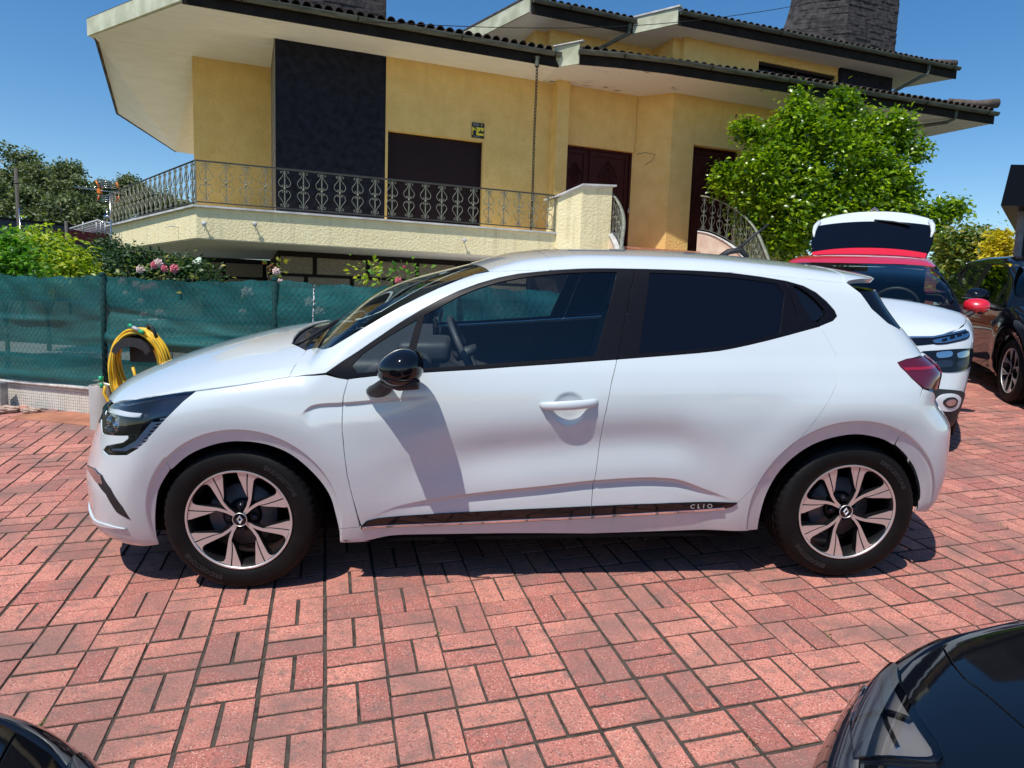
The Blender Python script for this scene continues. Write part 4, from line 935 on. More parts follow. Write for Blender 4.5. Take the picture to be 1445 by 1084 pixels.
L(mm, mixc(mm, (.76, .73, .67), (.10, .09, .08), ramp(mm, nf.outputs[0], .62, .66)), bsdf(mm).inputs['Base Color'])
m_fas = noise_mat('dark_fascia', (.012, .009, .007), (.022, .017, .013), 4, .8, spec=.2); m_gut = noise_mat('weathered_gutter', (.06, .064, .046), (.13, .132, .095), 3, .7, stretch=(1, 6, 6))
m_barge = noise_mat('mossy_barge_board', (.42, .44, .30), (.60, .62, .46), 3, .85, third=(.50, .50, .36)); m_roof = noise_mat('dark_roof_tile', (.045, .034, .028), (.12, .092, .074), 5, .85, bump=.4, bscale=30)
m_slate = noise_mat('dark_slate', (.006, .0065, .012), (.018, .019, .030), 7, .75, spec=.2, bump=.5, bscale=30, bdist=.006); m_slate2 = noise_mat('chimney_slate', (.028, .025, .026), (.080, .072, .070), 7, .85, spec=.2, bump=.5, bscale=30, bdist=.006)
m_gran = noise_mat('granite_block', (.20, .17, .125), (.34, .30, .23), 30, .95, bump=.9, bscale=70, bdist=.01); m_dj = mat('dark_joint', (.012, .009, .007), .9)
m_shut = mat('brown_roller_shutter', (.026, .015, .017), .6, spec=.15); m_door = noise_mat('dark_red_door', (.030, .006, .005), (.060, .013, .010), 5, .5, spec=.15, stretch=(8, 8, 1)); m_cop = noise_mat('marble_coping', (.42, .41, .39), (.66, .65, .62), 4, .6)
m_iron = noise_mat('grey_green_ironwork', (.14, .145, .11), (.25, .26, .20), 12, .55, metal=.2); m_irond = mat('dark_handrail', (.035, .036, .032), .45)
m_terra = noise_mat('terracotta_slab', (.45, .19, .10), (.60, .28, .16), 5, .8); m_pink = noise_mat('stained_stair_wall', (.58, .42, .32), (.72, .60, .46), 4, .9, bump=.5, bscale=30)
H = empty('house', HOUSE, 'two-storey cream roughcast house with deep white eaves, dark slate pillar and wrought-iron balcony', 'house')
def hb_(name, mt, *boxes, kind=None):
    b = MB()
    for a, c in boxes: b.box(a, c)
    return b.build(name, mt, H, kind=kind)
FLR = 1.5
hb_('wall', m_wall, ((-.24, 3.66, FLR), (1.42, 3.9, 5.2)), ((-.24, 3.9, FLR), (-.02, 9, 5.2)))
hb_('wall', m_wall, ((3.68, 1.70, FLR), (3.735, 1.95, 5.2)), ((3.735, 1.70, 3.68), (5.92, 1.95, 5.2)), ((5.92, 1.70, FLR), (7.60, 1.95, 5.2)), ((3.735, 1.90, FLR), (5.92, 1.95, 3.68)))
hb_('pier', m_wall, ((7.60, 1.38, FLR), (7.90, 1.98, 5.2)))
b = MB(); b.box((7.90, 1.62, 3.85), (9.84, 1.84, 5.2)); b.box((7.90, 1.62, FLR), (8.0, 1.84, 3.85)); b.box((7.90, 2.0, FLR), (9.84, 2.1, 3.85)); b.build('wall', m_wall, H)
b = MB(); b.prism([(9.84, 1.70, 1.2), (10.49, 1.00, 1.2), (10.75, 1.00, 1.2), (10.4, 2.2, 1.2), (9.84, 2.2, 1.2)], (0, 0, 4.0)); b.build('wall', m_wall, H)
b = MB(); b.box((10.75, 1.0, 1.2), (11.14, 1.24, 5.2)); b.box((11.14, 1.0, 4.07), (12.6, 1.24, 5.2)); b.box((12.6, 1.0, 1.2), (14.6, 1.24, 5.2)); b.box((11.14, 1.29, 1.2), (12.6, 1.34, 4.07)); b.box((14.5, 1.24, 1.2), (14.6, 6, 5.2)); b.build('wall', m_wall, H)
# slate pillar: a core with thin courses of split stone
pil = hb_('slate_pillar', m_slate, ((1.42, 1.71, FLR), (3.68, 3.66, 5.2)))
def courses(x0, x1, z0, z1, fn, ch=.055, lo=.18, hi=.6, dep=(.002, .016)):
    b = MB(); z = z0
    while z < z1-.01:
        x = x0; h = min(ch*random.uniform(.8, 1.2), z1-z)
        while x < x1-.01:
            w = min(random.uniform(lo, hi), x1-x)
            if x1-(x+w) < .08: w = x1-x
            p = random.uniform(*dep); V = [fn(x+.002, z+.002, 0), fn(x+w-.002, z+.002, 0), fn(x+w-.002, z+h-.002, 0), fn(x+.002, z+h-.002, 0), fn(x+.003, z+.003, p), fn(x+w-.003, z+.003, p*random.uniform(.6, 1)), fn(x+w-.003, z+h-.003, p), fn(x+.003, z+h-.003, p*random.uniform(.6, 1))]
            b.add(V, [(4, 5, 6, 7), (0, 1, 5, 4), (1, 2, 6, 5), (2, 3, 7, 6), (3, 0, 4, 7)]); x += w
        z += h
    return b
courses(1.42, 3.68, FLR, 5.19, lambda x, z, p: (x, 1.71-p, z), .045, .25, .8, (.001, .008)).build('split_stone', m_slate, pil, kind='stuff')
b = MB(); b.box((1.40, 1.70, FLR), (1.418, 3.66, 5.2)); b.build('pillar_side', noise_mat('grey_brown', (.20, .17, .13), (.26, .22, .17), 4, .9), H)  # left face of the pillar in a mottled grey-brown tone
# roller shutter
sh = hb_('roller_shutter', m_dj, ((3.74, 1.86, FLR), (5.92, 1.89, 3.68)))
k = MB(); k.box((3.745, -.006, -.0245), (5.915, .006, .0245)); s0 = k.build('slat', m_shut, sh, Matrix.Translation((0, 1.85, FLR+.03)) @ Matrix.Rotation(rad(-9), 4, 'X'), bevel=.003)
for i in range(1, 39): obj('slat', s0.data, sh, Matrix.Translation((0, 1.85, FLR+.03+i*.0555)) @ Matrix.Rotation(rad(-9), 4, 'X'))
b = MB(); b.box((3.735, 1.80, FLR), (3.76, 1.86, 3.68)); b.box((5.90, 1.80, FLR), (5.92, 1.86, 3.68)); b.build('shutter_rail', m_shut, sh)
# doors
def door(x0, x1, y, z0, z1, leaves, label):
    d = hb_('door', m_door, ((x0, y, z0), (x1, y+.05, z1))); d['label'] = label
    b = MB(); b.box((x0-.01, y-.06, z0), (x0+.05, y, z1+.01)); b.box((x1-.05, y-.06, z0), (x1+.01, y, z1+.01)); b.box((x0+.05, y-.06, z1-.05), (x1-.05, y, z1+.01)); b.build('frame', m_door, d)
    for (a0, a1) in leaves:
        b = MB(); w = a1-a0; cx = (a0+a1)/2
        b.box((a0+.02, y-.035, z0), (a0+.10, y-.001, z1-.06)); b.box((a1-.10, y-.035, z0), (a1-.02, y-.001, z1-.06)); b.box((a0+.10, y-.034, z1-.16), (a1-.10, y-.001, z1-.061)); b.box((a0+.10, y-.034, z0+1.0), (a1-.10, y-.001, z0+1.1))
        r = min(w*.30, .26); cz = z1-.62
        for rr, ww in ((r, .035), (r*.6, .025)):
            Q = [(cx, cz+rr*1.35), (cx+rr, cz), (cx, cz-rr*1.35), (cx-rr, cz), (cx, cz+rr*1.35)]
            b.tube([(p[0], y-.02, p[1]) for p in Q], ww*.5, 6)
        for q in range(4): b.tube([(cx-r*.4+q*r*.27, y-.02, cz-.12), (cx-r*.25+q*r*.2, y-.02, cz+.12)], .008, 5)
        b.build('carved_panel', m_door, d)
    b = MB(); b.tube([(x1-.04, y-.09, z0+.98), (x1-.04, y-.09, z0+1.12)], .014, 8); b.build('handle', M_['chromein'], d)
    return d
door(8.0, 9.84, 1.78, 1.40, 3.85, ((8.02, 8.62), (8.66, 9.78)), 'carved dark red double front door')
door(11.14, 12.6, 1.24, 1.35, 4.07, ((11.18, 12.55),), 'dark carved side door behind the curved stair')
# balcony
b = MB(); b.prism([(0, 0, 1.0), (7.05, 0, 1.0), (7.05, 1.72, 1.0), (1.42, 3.7, 1.0), (-.3, 5.9, 1.0), (-2.27, 5.75, 1.0)], (0, 0, .54)); b.build('balcony_band', m_band, H)
b = MB(); b.prism([(.03, .03, .985), (7.03, .03, .985), (7.03, 1.8, .985), (1.5, 6.3, .985), (-.36, 6.8, .985), (-.85, 10.8, .985), (-2.2, 8.6, .985), (-2.22, 5.78, .985)], (0, 0, .014)); b.build('balcony_soffit', m_soff, H)
b = MB(); b.prism([(-.05, -.06, 1.541), (7.06, -.06, 1.541), (7.06, .22, 1.541), (.1, .22, 1.541), (-2.12, 5.80, 1.541), (-2.38, 5.76, 1.541)], (0, 0, .035)); b.build('coping', m_cop, H)
# wrought-iron railing
rail = hb_('railing', m_irond, ((0, -.02, 2.335), (7.03, .025, 2.36)), ((0, -.01, 1.625), (7.03, .012, 1.645)))
b = MB(); b.tube([(0, 0, 2.348), (-2.24, 5.76, 2.348)], 1, 6, flat=(.024, .013, (0, 0, 1))); b.tube([(0, 0, 1.635), (-2.24, 5.76, 1.635)], .010, 6); b.build('handrail', m_irond, rail)
def scroll(cx, cz, r0, a0, turns, sg, n=14):
    P = []
    for i in range(n+1):
        t = i/n; a = rad(a0)+sg*turns*2*math.pi*t; r = r0*(1-.72*t); P.append((cx+r*math.cos(a), 0, cz+r*math.sin(a)))
    return P
def baluster_mesh(hh=.70, sc=1.0):
    b = MB(); b.box((-.009, -.009, 0), (.009, .009, hh)); b.tube([(0, 0, hh*.47), (0, 0, hh*.53)], .019, 8)
    for sg in (-1, 1):
        for base, up in ((hh*.5, 1), (hh*.5, -1)):
            # S-curve: a big curl at the outer end, belly, small curl at the middle
            c1 = scroll(0.052, .30, .034, 180, .85, -1); bel = smooth_open([(.018, .306), (.035, .235), (.085, .165), (.108, .115), (.085, .055), (.040, .030)], 5)
            c2 = scroll(.043, .052, .024, -80, -.7, 1)
            P = [(p[0], 0, p[2]) for p in c1[::-1]]+[(x, 0, z) for x, z in bel]+[(p[0], 0, p[2]) for p in c2[2:]]
            P = [(sg*x*sc, 0, base+up*z*hh/.70) for x, y, z in P]
            b.tube(P, 1, 4, flat=(.0065, .012, (0, 1, 0)), cap=False)
    return b
bm_ = None
for i in range(21):
    Mx = Matrix.Translation((.17+i*.334, 0, 1.645))
    if bm_ is None: o = baluster_mesh(.69).build('baluster', m_iron, rail, Mx); bm_ = o.data
    else: obj('baluster', bm_, rail, Mx)
dv = Vector((-2.24, 5.76, 0)); an = math.atan2(5.76, -2.24)
for i in range(19): obj('baluster', bm_, rail, Matrix.Translation(Vector((0, 0, 1.645))+dv*((i+.5)/19)) @ Matrix.Rotation(an, 4, 'Z'))
b = MB(); b.box((-.015, -.015, 1.58), (.015, .015, 2.35)); b.box((7.0, -.012, 1.58), (7.03, .018, 2.35)); b.build('corner_post', m_iron, rail)
# lower storey in granite blocks
lw = hb_('basement_wall', m_dj, ((-.30, 6.85, -1.3), (1.50, 7.1, 1.0)), ((1.46, 1.98, -1.3), (9.9, 2.2, 1.0)), ((1.46, 2.2, -1.3), (1.6, 6.9, 1.0)))
def blocks(x0, x1, y, z0, rows=7, rh=.42, lo=.9, hi=1.3):
    z = .90
    for r in range(rows):
        z1_ = z-.035; z0_ = z-rh+.0; x = x0+random.uniform(-.5, 0)
        while x < x1:
            w = random.uniform(lo, hi); a_, c_ = max(x, x0), min(x+w-.09, x1)
            if c_-a_ > .06:
                q = MB(); q.box((a_, y-.05, z0_+.03), (c_, y, z1_)); q.build('granite_block', m_gran, lw, bevel=.012)
            x += w
        z -= rh
blocks(1.50, 7.2, 1.98, 0, 5); blocks(-.28, 1.46, 6.85, 0, 5)
# small brackets on the balcony band
for x, z, y in ((.13, 1.24, 0), (.98, 1.29, 0), (4.99, 1.26, 0)):
    b = MB(); b.tube([(x, y, z), (x, y-.07, z)], .012, 8); b.lathe([(0, -.10), (.035, -.10), (.045, -.085), (0, -.08)], 14, 'Y', (x, y, z+.01)); b.tube([(x, y-.08, z), (x+.01, y-.10, z-.12)], .006, 5); b.build('wall_bracket', m_cop, H)
b = MB(); sx = Vector((-2.24, 5.76, 0))*.16; b.tube([(sx.x, sx.y, 1.24), (sx.x-.12, sx.y-.05, 1.25), (sx.x-.22, sx.y-.08, 1.22)], .010, 6); b.build('wall_hook', m_cop, H)
# ---- lower roof
def slab(name, poly, h, mt): b = MB(); b.prism(poly, h); return b.build(name, mt, H)
Z1 = 5.2
slab('soffit', [(-2.14, 3.38, Z1), (-.2, .67, Z1), (7.24, .63, Z1), (7.5, 4, Z1), (-.24, 4, Z1), (-2.05, 3.66, Z1)], (0, 0, .03), m_soff)
slab('soffit', [(-2.05, 3.66, Z1), (-.24, 3.66, Z1), (-.24, 3.9, Z1-.1), (-.42, 6.6, 3.62), (-.82, 6.34, 3.6), (-2.05, 5.97, 4.3)], (0, 0, .04), m_soff)
slab('soffit', [(7.24, .63, Z1), (7.52, .27, Z1), (8.4, .07, Z1), (9.5, -.09, Z1), (11.3, -.19, Z1), (13.2, -.29, Z1), (19.35, -.64, Z1), (19.1, 1.7, Z1), (18.3, 6, Z1), (7.5, 4, Z1)], (0, 0, .03), m_soffd)
def eave(pts, z0, hf, gr=.075, side=-1, gut=True):
    """dark fascia with a half-round gutter along pts"""
    for (x0, y0), (x1, y1) in zip(pts[:-1], pts[1:]):
        d = Vector((x1-x0, y1-y0, 0)).normalized(); n = Vector((d.y, -d.x, 0))
        b = MB(); b.prism([(x0, y0, z0-.02), (x1, y1, z0-.02), (x1, y1, z0+hf), (x0, y0, z0+hf)], n*.03); b.build('fascia', m_fas, H)
    b = MB(); m_ = 9; V = []; F = []
    P = [Vector((p[0], p[1], 0)) for p in pts]
    for i, p in enumerate(P):
        t = (P[min(i+1, len(P)-1)]-P[max(i-1, 0)]).normalized(); n = Vector((t.y, -t.x, 0))
        for k in range(m_+1):
            a = math.pi*(k/m_)
            V.append(p+n*(.032+gr-gr*math.cos(a))+Vector((0, 0, z0+hf-.02-gr*1.15*math.sin(a))))
    for i in range(len(P)-1): F += [(i*(m_+1)+k, i*(m_+1)+k+1, (i+1)*(m_+1)+k+1, (i+1)*(m_+1)+k) for k in range(m_)]
    b.add(V, F, True)
    for i in (0, len(P)-1): b.add([V[i*(m_+1)+k] for k in range(m_+1)], [tuple(range(m_+1))])
    o = b.build('gutter', m_gut, H)
    tot = sum((P[i+1]-P[i]).length for i in range(len(P)-1)); c = MB(); s_ = 1.0
    while s_ < tot:
        q = s_
        for i in range(len(P)-1):
            l_ = (P[i+1]-P[i]).length
            if q <= l_:
                t = (P[i+1]-P[i]).normalized(); n = Vector((t.y, -t.x, 0)); p = P[i]+t*q
                c.tube([p+n*(.032+gr-(gr+.006)*math.cos(a))+Vector((0, 0, z0+hf-.02-(gr+.006)*1.15*math.sin(a))) for a in np.linspace(0, math.pi, 9)], .012, 5); break
            q -= l_
        s_ += 2.1
    c.build('gutter_bracket', m_fas, o)
eave([(-.2, .67), (7.24, .63)], Z1, .27); eave([(7.52, .27), (8.4, .06), (9.5, -.10), (11.3, -.20), (13.2, -.30), (19.35, -.64)], Z1, .27)
slab('barge_board', [(-2.14, 3.38, Z1), (-.2, .62, Z1), (-.2, .62, Z1+.33), (-2.14, 3.38, Z1+.33)], (-.04, -.03, 0), m_barge)
slab('barge_board', [(7.24, .56, Z1-.02), (7.52, .18, Z1-.02), (7.52, .18, Z1+.40), (7.10, .62, Z1+.36), (7.14, .62, Z1+.2)], (.03, .03, 0), m_barge)
slab('barge_cap', [(7.08, .58, Z1+.385), (7.56, .10, Z1+.43), (7.66, .2, Z1+.43), (7.2, .8, Z1+.385)], (0, 0, .02), m_cop)
slab('roof_edge', [(-2.19, 3.40, Z1+.33), (-.2, .56, Z1+.33), (-.1, .66, Z1+.33), (-2.0, 3.5, Z1+.33)], (0, 0, .03), m_roof)
slab('roof_edge', [(-2.06, 3.36, Z1-.012), (-2.02, 3.7, Z1-.012), (-2.035, 5.965, 4.29), (-.81, 6.335, 3.59), (-.84, 6.43, 3.60), (-2.10, 6.05, 4.30)], (0, 0, .05), m_roof)
# tiles: rows of overlapping half-round barrels
def tile_mesh(w=.20, l=.42):
    n = 8; V = []; F = []
    for (y, r, dz) in ((0, w*.36, .0), (l, w*.30, -.02)):
        for t_ in (0, .012):
            for k in range(n+1): a = math.pi*k/n; V.append(((r+t_)*math.cos(a), y, (r+t_)*math.sin(a)*.9+dz))
    q = n+1
    for k in range(n): F += [(q+k, q+k+1, 3*q+k+1, 3*q+k), (k, k+1, q+k+1, q+k), (k, 2*q+k, 2*q+k+1, k+1)]
    return V, F
TV, TF = tile_mesh(); TME = mesh('tile', TV, TF, m_roof, smooth=False)
def tiles(p0, p1, z, depth, pitch, single=True, w=.20):
    """first row as single tiles, the rest joined"""
    d = Vector((p1[0]-p0[0], p1[1]-p0[1], 0)); ln = d.length; d.normalize(); back = Vector((-d.y, d.x, 0)); rows = int(depth/.36); st = MB(); a = math.atan2(d.y, d.x)
    cnt = int(ln/w)
    roof = MB(); up = Vector((0, 0, math.tan(rad(pitch)))); A = Vector((p0[0], p0[1], z-.01)); B_ = Vector((p1[0], p1[1], z-.01))
    roof.prism([A, B_, B_+(back+up)*depth, A+(back+up)*depth], (0, 0, -.04)); ro = roof.build('roof', m_roof, H)
    for r in range(rows):
        for i in range(cnt):
            p = Vector((p0[0], p0[1], z))+d*(i+.5)*w+(back+up)*(.36*r-.06)+Vector((0, 0, random.uniform(-.004, .006)))
            Mx = Matrix.Translation(p) @ Matrix.Rotation(a+random.uniform(-.02, .02), 4, 'Z') @ Matrix.Rotation(rad(pitch), 4, 'X')
            if r == 0 and single: obj('tile', TME, ro, Mx)
            elif r < 4: A_ = np.array(Mx)[:3]; st.add(np.c_[np.array(TV), np.ones(len(TV))] @ A_.T, TF)
    if st.v: st.build('roof_tiles', m_roof, ro, kind='stuff')
tiles((-.15, .60), (7.2, .56), Z1+.30, 6.0, 14); tiles((7.6, .2), (13.2, -.34), Z1+.30, 5.0, 14); tiles((13.2, -.34), (19.3, -.70), Z1+.30, 4.0, 14)
tr_ = MB(); tr_.tube([(18.2, -.2, Z1+.50), (18.9, -.50, Z1+.46), (19.35, -.72, Z1+.50)], [.10, .11, .12], 10); tr_.build('ridge_tile', m_roof, H)
# down pipes under the eaves
def pipe(pts, r=.045): b = MB(); b.tube(smooth_open([tuple(p) for p in pts], 4) if 0 else pts, r, 10); return b.build('downpipe', m_gut, H)
pipe([(18.0, -.60, Z1+.24), (18.0, -.58, Z1-.02), (17.9, -.45, Z1-.10), (16.2, 2.2, Z1-.22), (16.0, 2.3, Z1-.22)])
# ---- upper storey
Z2 = 7.2
hb_('wall', m_wall, ((8.34, 3.66, 5.2), (11.5, 3.9, Z2)), ((11.5, 2.70, 5.2), (11.74, 3.9, Z2)), ((11.74, 2.54, 5.2), (14.2, 2.8, Z2)), ((14.2, 2.54, 6.97), (17.08, 2.8, Z2)), ((17.0, 2.54, 5.2), (17.10, 2.8, 6.97)), ((8.0, 3.9, 5.2), (8.34, 7.4, Z2)))
hb_('window_band', M_['gloss'], ((14.2, 2.70, 5.4), (17.0, 2.74, 6.97))); hb_('window_frame', m_shut, ((14.2, 2.60, 6.90), (17.0, 2.69, 6.97)), ((15.55, 2.61, 5.4), (15.62, 2.69, 6.90)))
hb_('slate_panel', m_slate, ((17.10, 2.46, 5.2), (19.16, 3.9, Z2)))
slab('soffit', [(6.86, 5.0, Z2), (7.46, 2.96, Z2), (10.41, 2.95, Z2), (11.08, 1.96, Z2), (20.78, 1.67, Z2), (20.04, 3.3, Z2), (19.4, 7, Z2), (6.6, 7.5, Z2)], (0, 0, .03), m_soff)
eave([(7.50, 2.96), (10.41, 2.95)], Z2, .32); eave([(11.10, 1.96), (20.78, 1.67)], Z2, .30)
slab('barge_board', [(6.60, 5.87, Z2), (7.46, 2.92, Z2), (7.46, 2.92, Z2+.36), (6.60, 5.87, Z2+.36)], (-.04, -.02, 0), m_barge); slab('barge_board', [(10.41, 2.95, Z2-.02), (11.08, 1.90, Z2-.02), (11.08, 1.90, Z2+.36), (10.41, 2.95, Z2+.36)], (-.04, -.03, 0), m_barge)
slab('roof_edge', [(6.54, 5.87, Z2+.37), (7.42, 2.85, Z2+.37), (7.56, 2.95, Z2+.37), (6.7, 5.9, Z2+.37)], (0, 0, .04), m_roof); slab('roof_edge', [(10.32, 2.95, Z2+.37), (11.04, 1.80, Z2+.37), (11.2, 1.9, Z2+.37), (10.5, 3.0, Z2+.37)], (0, 0, .04), m_cop)
tiles((7.55, 2.92), (10.4, 2.90), Z2+.33, 3.5, 14, single=False); tiles((11.15, 1.92), (20.7, 1.63), Z2+.31, 4.0, 14)
tr_ = MB(); tr_.tube([(19.9, 2.0, Z2+.44), (20.8, 1.72, Z2+.44)], [.09, .11], 10); tr_.build('ridge_tile', m_roof, H)
pipe([(10.25, 2.88, Z2+.2), (10.25, 2.92, Z2-.05), (10.1, 3.0, Z2-.12), (9.0, 3.62, Z2-.75)], .05); pipe([(19.6, 1.62, Z2+.25), (19.6, 1.66, Z2-.05), (19.4, 1.75, Z2-.14), (18.6, 2.44, Z2-.75), (18.6, 2.44, Z2-1.9)], .05)
# ---- chimneys
ch = hb_('chimney', m_slate2, ((17.76, 3.02, 7.3), (19.74, 4.2, 12.0)))
courses(17.74, 19.76, 7.4, 11.2, lambda x, z, p: (x, 3.02-p, z), .10, .25, .7, (.004, .035)).build('split_stone', m_slate2, ch, kind='stuff')
b = MB(); prof = [(7.3, 1.85), (8.2, 1.70), (8.55, 1.42), (9.0, 1.20), (9.5, 1.05), (10.2, .97), (12, .92)]
V = []
for z, w in prof: V += [(17.76, 3.03, z), (17.76-w*.94, 3.03+w*.34+.5, z), (17.76-w*.94, 4.4, z), (17.76, 4.2, z)]
F = [(4*i+k, 4*i+(k+1) % 4, 4*i+4+(k+1) % 4, 4*i+4+k) for i in range(len(prof)-1) for k in range(4)]; b.add(V, F); b.build('flared_flank', m_slate2, ch)
def flank(x, z, p):
    w = float(np.interp(z, [q[0] for q in prof], [q[1] for q in prof])); t = x; return (17.76-w*.94*t-p*.45, 3.03+(w*.34+.5)*t-p*.9, z)
courses(0, 1, 7.9, 11.2, flank, .10, .18, .5, (.004, .035)).build('split_stone', m_slate2, ch, kind='stuff')
ch2 = hb_('chimney', m_slate2, ((1.25, 2.0, 5.4), (3.72, 3.4, 8.5)))
courses(1.25, 3.72, 5.6, 7.6, lambda x, z, p: (x, 2.0-p, z), .10, .25, .7, (.004, .03)).build('split_stone', m_slate2, ch2, kind='stuff')
# ---- porch: parapet block, stairs, curved railings
b = MB(); b.prism([(7.05, .02, .9), (7.05, -.06, .9), (7.5, -.30, .9), (8.22, -.30, .9), (8.22, .5, .9), (7.05, .5, .9)], (0, 0, 1.0)); b.prism([(7.052, -.06, 1.9), (7.5, -.30, 1.9), (7.5, .5, 1.9), (7.052, .5, 1.9)], (0, 0, .40)) 
b2_ = [(7.052, -.06), (7.5, -.30), (8.22, -.30), (8.22, .5), (7.052, .5)]; zz = [2.30, 2.55, 2.60, 2.60, 2.30]
b = MB(); V = [(x, y, .9) for x, y in b2_]+[(x, y, z) for (x, y), z in zip(b2_, zz)]; b.add(V, [(0, 1, 2, 3, 4), (5, 6, 7), (5, 7, 8, 9)]+[(i, (i+1) % 5, 5+(i+1) % 5, 5+i) for i in range(5)]); b.build('porch_parapet', m_band, H)
cc_ = [(6.98, -.09), (7.48, -.36), (8.29, -.36), (8.29, .55), (6.98, .55)]; zz = [2.302, 2.556, 2.602, 2.602, 2.302]
b = MB(); V = [(x, y, z) for (x, y), z in zip(cc_, zz)]+[(x, y, z+.035) for (x, y), z in zip(cc_, zz)]; b.add(V, [(0, 1, 2), (0, 2, 3, 4), (5, 6, 7), (5, 7, 8, 9)]+[(i, (i+1) % 5, 5+(i+1) % 5, 5+i) for i in range(5)]); b.build('coping', m_cop, H)
hb_('porch_floor', m_terra, ((8.2, -.1, 1.30), (11.0, 1.78, 1.36)), ((8.22, -.13, 1.33), (10.9, -.10, 1.375)))
for k in range(12): o = hb_('step', m_terra, ((8.4+.0*k, -.42-.30*k, 1.14-.17*k), (10.9+.12*k, -.10-.30*k, 1.18-.17*k)), ((8.42, -.38-.30*k, 1.0-.17*k), (10.88+.12*k, -.12-.30*k, 1.14-.17*k)))
def curved_rail(P, cap, label):
    """P: list of (x,y,z) of the top of the flanking wall"""
    r = MB(); Q = smooth_open(P, 5); n = len(Q)
    w = MB(); V = []; F = []
    for i, p in enumerate(Q):
        a, c = Vector(Q[max(i-1, 0)]), Vector(Q[min(i+1, n-1)]); t = (c-a); t.z = 0; t.normalize(); nn = Vector((t.y, -t.x, 0))*.09
        for s_ in (-1, 1): V += [(p[0]+s_*nn.x, p[1]+s_*nn.y, -.9), (p[0]+s_*nn.x, p[1]+s_*nn.y, p[2])]
    for i in range(n-1): a = 4*i; F += [(a, a+4, a+5, a+1), (a+2, a+3, a+7, a+6), (a+1, a+5, a+7, a+3)]
    F += [(0, 1, 3, 2), (4*n-4, 4*n-2, 4*n-1, 4*n-3)]; w.add(V, F); w.build('stair_wall', m_pink, H)
    c_ = MB(); c_.tube([(p[0], p[1], p[2]+.02) for p in Q], 1, 6, flat=(.13, .024, (0, 0, 1))); c_.build('stair_coping', m_cop, H)
    r.tube([(p[0], p[1], p[2]+.84) for p in Q], 1, 8, flat=(.040, .020, (0, 0, 1))); ro = r.build('curved_railing', m_iron, H)
    q = MB(); q.tube([(p[0], p[1], p[2]+.09) for p in Q], .010, 6); q.build('lower_rail', m_irond, ro)
    bmesh_ = None; L_ = [0]
    for i in range(n-1): L_.append(L_[-1]+(Vector(Q[i+1])-Vector(Q[i])).length)
    cnt = max(3, int(L_[-1]/.19))
    for k in range(cnt):
        s_ = L_[-1]*(k+.5)/cnt; p = Vector([float(np.interp(s_, L_, [q_[j] for q_ in Q])) for j in range(3)]); p2 = Vector([float(np.interp(s_+.05, L_, [q_[j] for q_ in Q])) for j in range(3)])-Vector([float(np.interp(s_-.05, L_, [q_[j] for q_ in Q])) for j in range(3)])
        Mx = Matrix.Translation(p+Vector((0, 0, .09))) @ Matrix.Rotation(math.atan2(p2.y, p2.x), 4, 'Z') @ Matrix.Diagonal((.62, 1, 1.06, 1))
        obj('baluster', bm_, ro, Mx)
curved_rail([(8.24,-.05,1.74),(8.30,-.35,1.50),(8.28,-.65,1.22),(8.17,-.95,.93),(7.98,-1.25,.6),(7.75,-1.6,.2)], None, '')
curved_rail([(10.72,0,1.82),(10.93,-.25,1.74),(11.17,-.6,1.52),(11.30,-.95,1.25),(11.30,-1.3,.95),(11.2,-1.7,.55),(11.0,-2.2,.1)], None, '')
# ---- rain chain, alarm sign, wall ring, overhead cable
rc = MB(); z = 5.12; k = 0
while z > .2:
    P = [(.024*math.cos(a), 0, .042*math.sin(a)) for a in np.linspace(0, 2*math.pi, 13)]
    Rz = Matrix.Translation((6.70+.004*math.sin(z*3), .54, z)) @ Matrix.Rotation(rad(20+90*(k % 2)), 4, 'Z'); rc.tube([Rz @ Vector(p) for p in P], .0095, 5, cap=False); z -= .066; k += 1
o = rc.build('rain_chain', m_dj); o.matrix_world = HOUSE; tag(o, 'dark link rain chain hanging from the gutter in front of the balcony', 'chain')
b = MB(); b.lathe([(.05, 5.10), (.045, 5.25), (.06, 5.30)], 14, 'Z', (6.70, .54, 0)); b.build('gutter_outlet', m_gut, H)
sg = empty('alarm_sign', HOUSE @ Matrix.Translation((5.63, 1.69, 3.74)), 'small black and yellow alarm sign on the cream wall above the brown shutter', 'sign')
rbox('plate', (0, -.008, 0), (.30, .002, .335), M_['blackprint'], sg, .003)
b = MB(); b.prism([(.012, -.0095, .06), (.288, -.0095, .06), (.288, -.0095, .235), (.012, -.0095, .235)], (0, .001, 0)); b.build('yellow_field', M_['yellowprint'], sg)
b = MB()
for Q in ([(.03, .06), (.11, .06), (.11, .13), (.125, .13), (.07, .185), (.015, .13), (.03, .13)], [(.15, .11), (.17, .15), (.20, .155), (.21, .20), (.225, .205), (.23, .16), (.26, .15), (.27, .18), (.285, .18), (.285, .11)], [(.09, .235), (.12, .20), (.14, .165), (.13, .16), (.10, .19), (.06, .21), (.03, .235)]):
    b.prism([(x, -.0115, z_) for x, z_ in Q], (0, .001, 0))
b.build('pictogram', M_['blackprint'], sg)
b = MB()
for x0, x1, z0, z1 in ((.025, .17, .298, .312), (.03, .17, .276, .288), (.04, .16, .256, .264), (.20, .26, .252, .260), (.04, .20, .030, .038), (.08, .22, .016, .022)): b.box((x0, -.0125, z0), (x1, -.0095, z1))
b.build('small_print', mat('grey_print', (.25, .24, .25), .6), sg)
b = MB(); b.prism([(.215, -.0125, .305), (.255, -.0125, .305), (.235, -.0125, .272)], (0, .001, 0)); b.build('emblem', M_['yellowprint'], sg)
b = MB(); b.lathe([(.05, .0), (.05, -.012), (.035, -.014), (.033, 0)], 20, 'Y', (6.91, 1.70, 3.83)); b.build('wall_vent', m_wall, H)
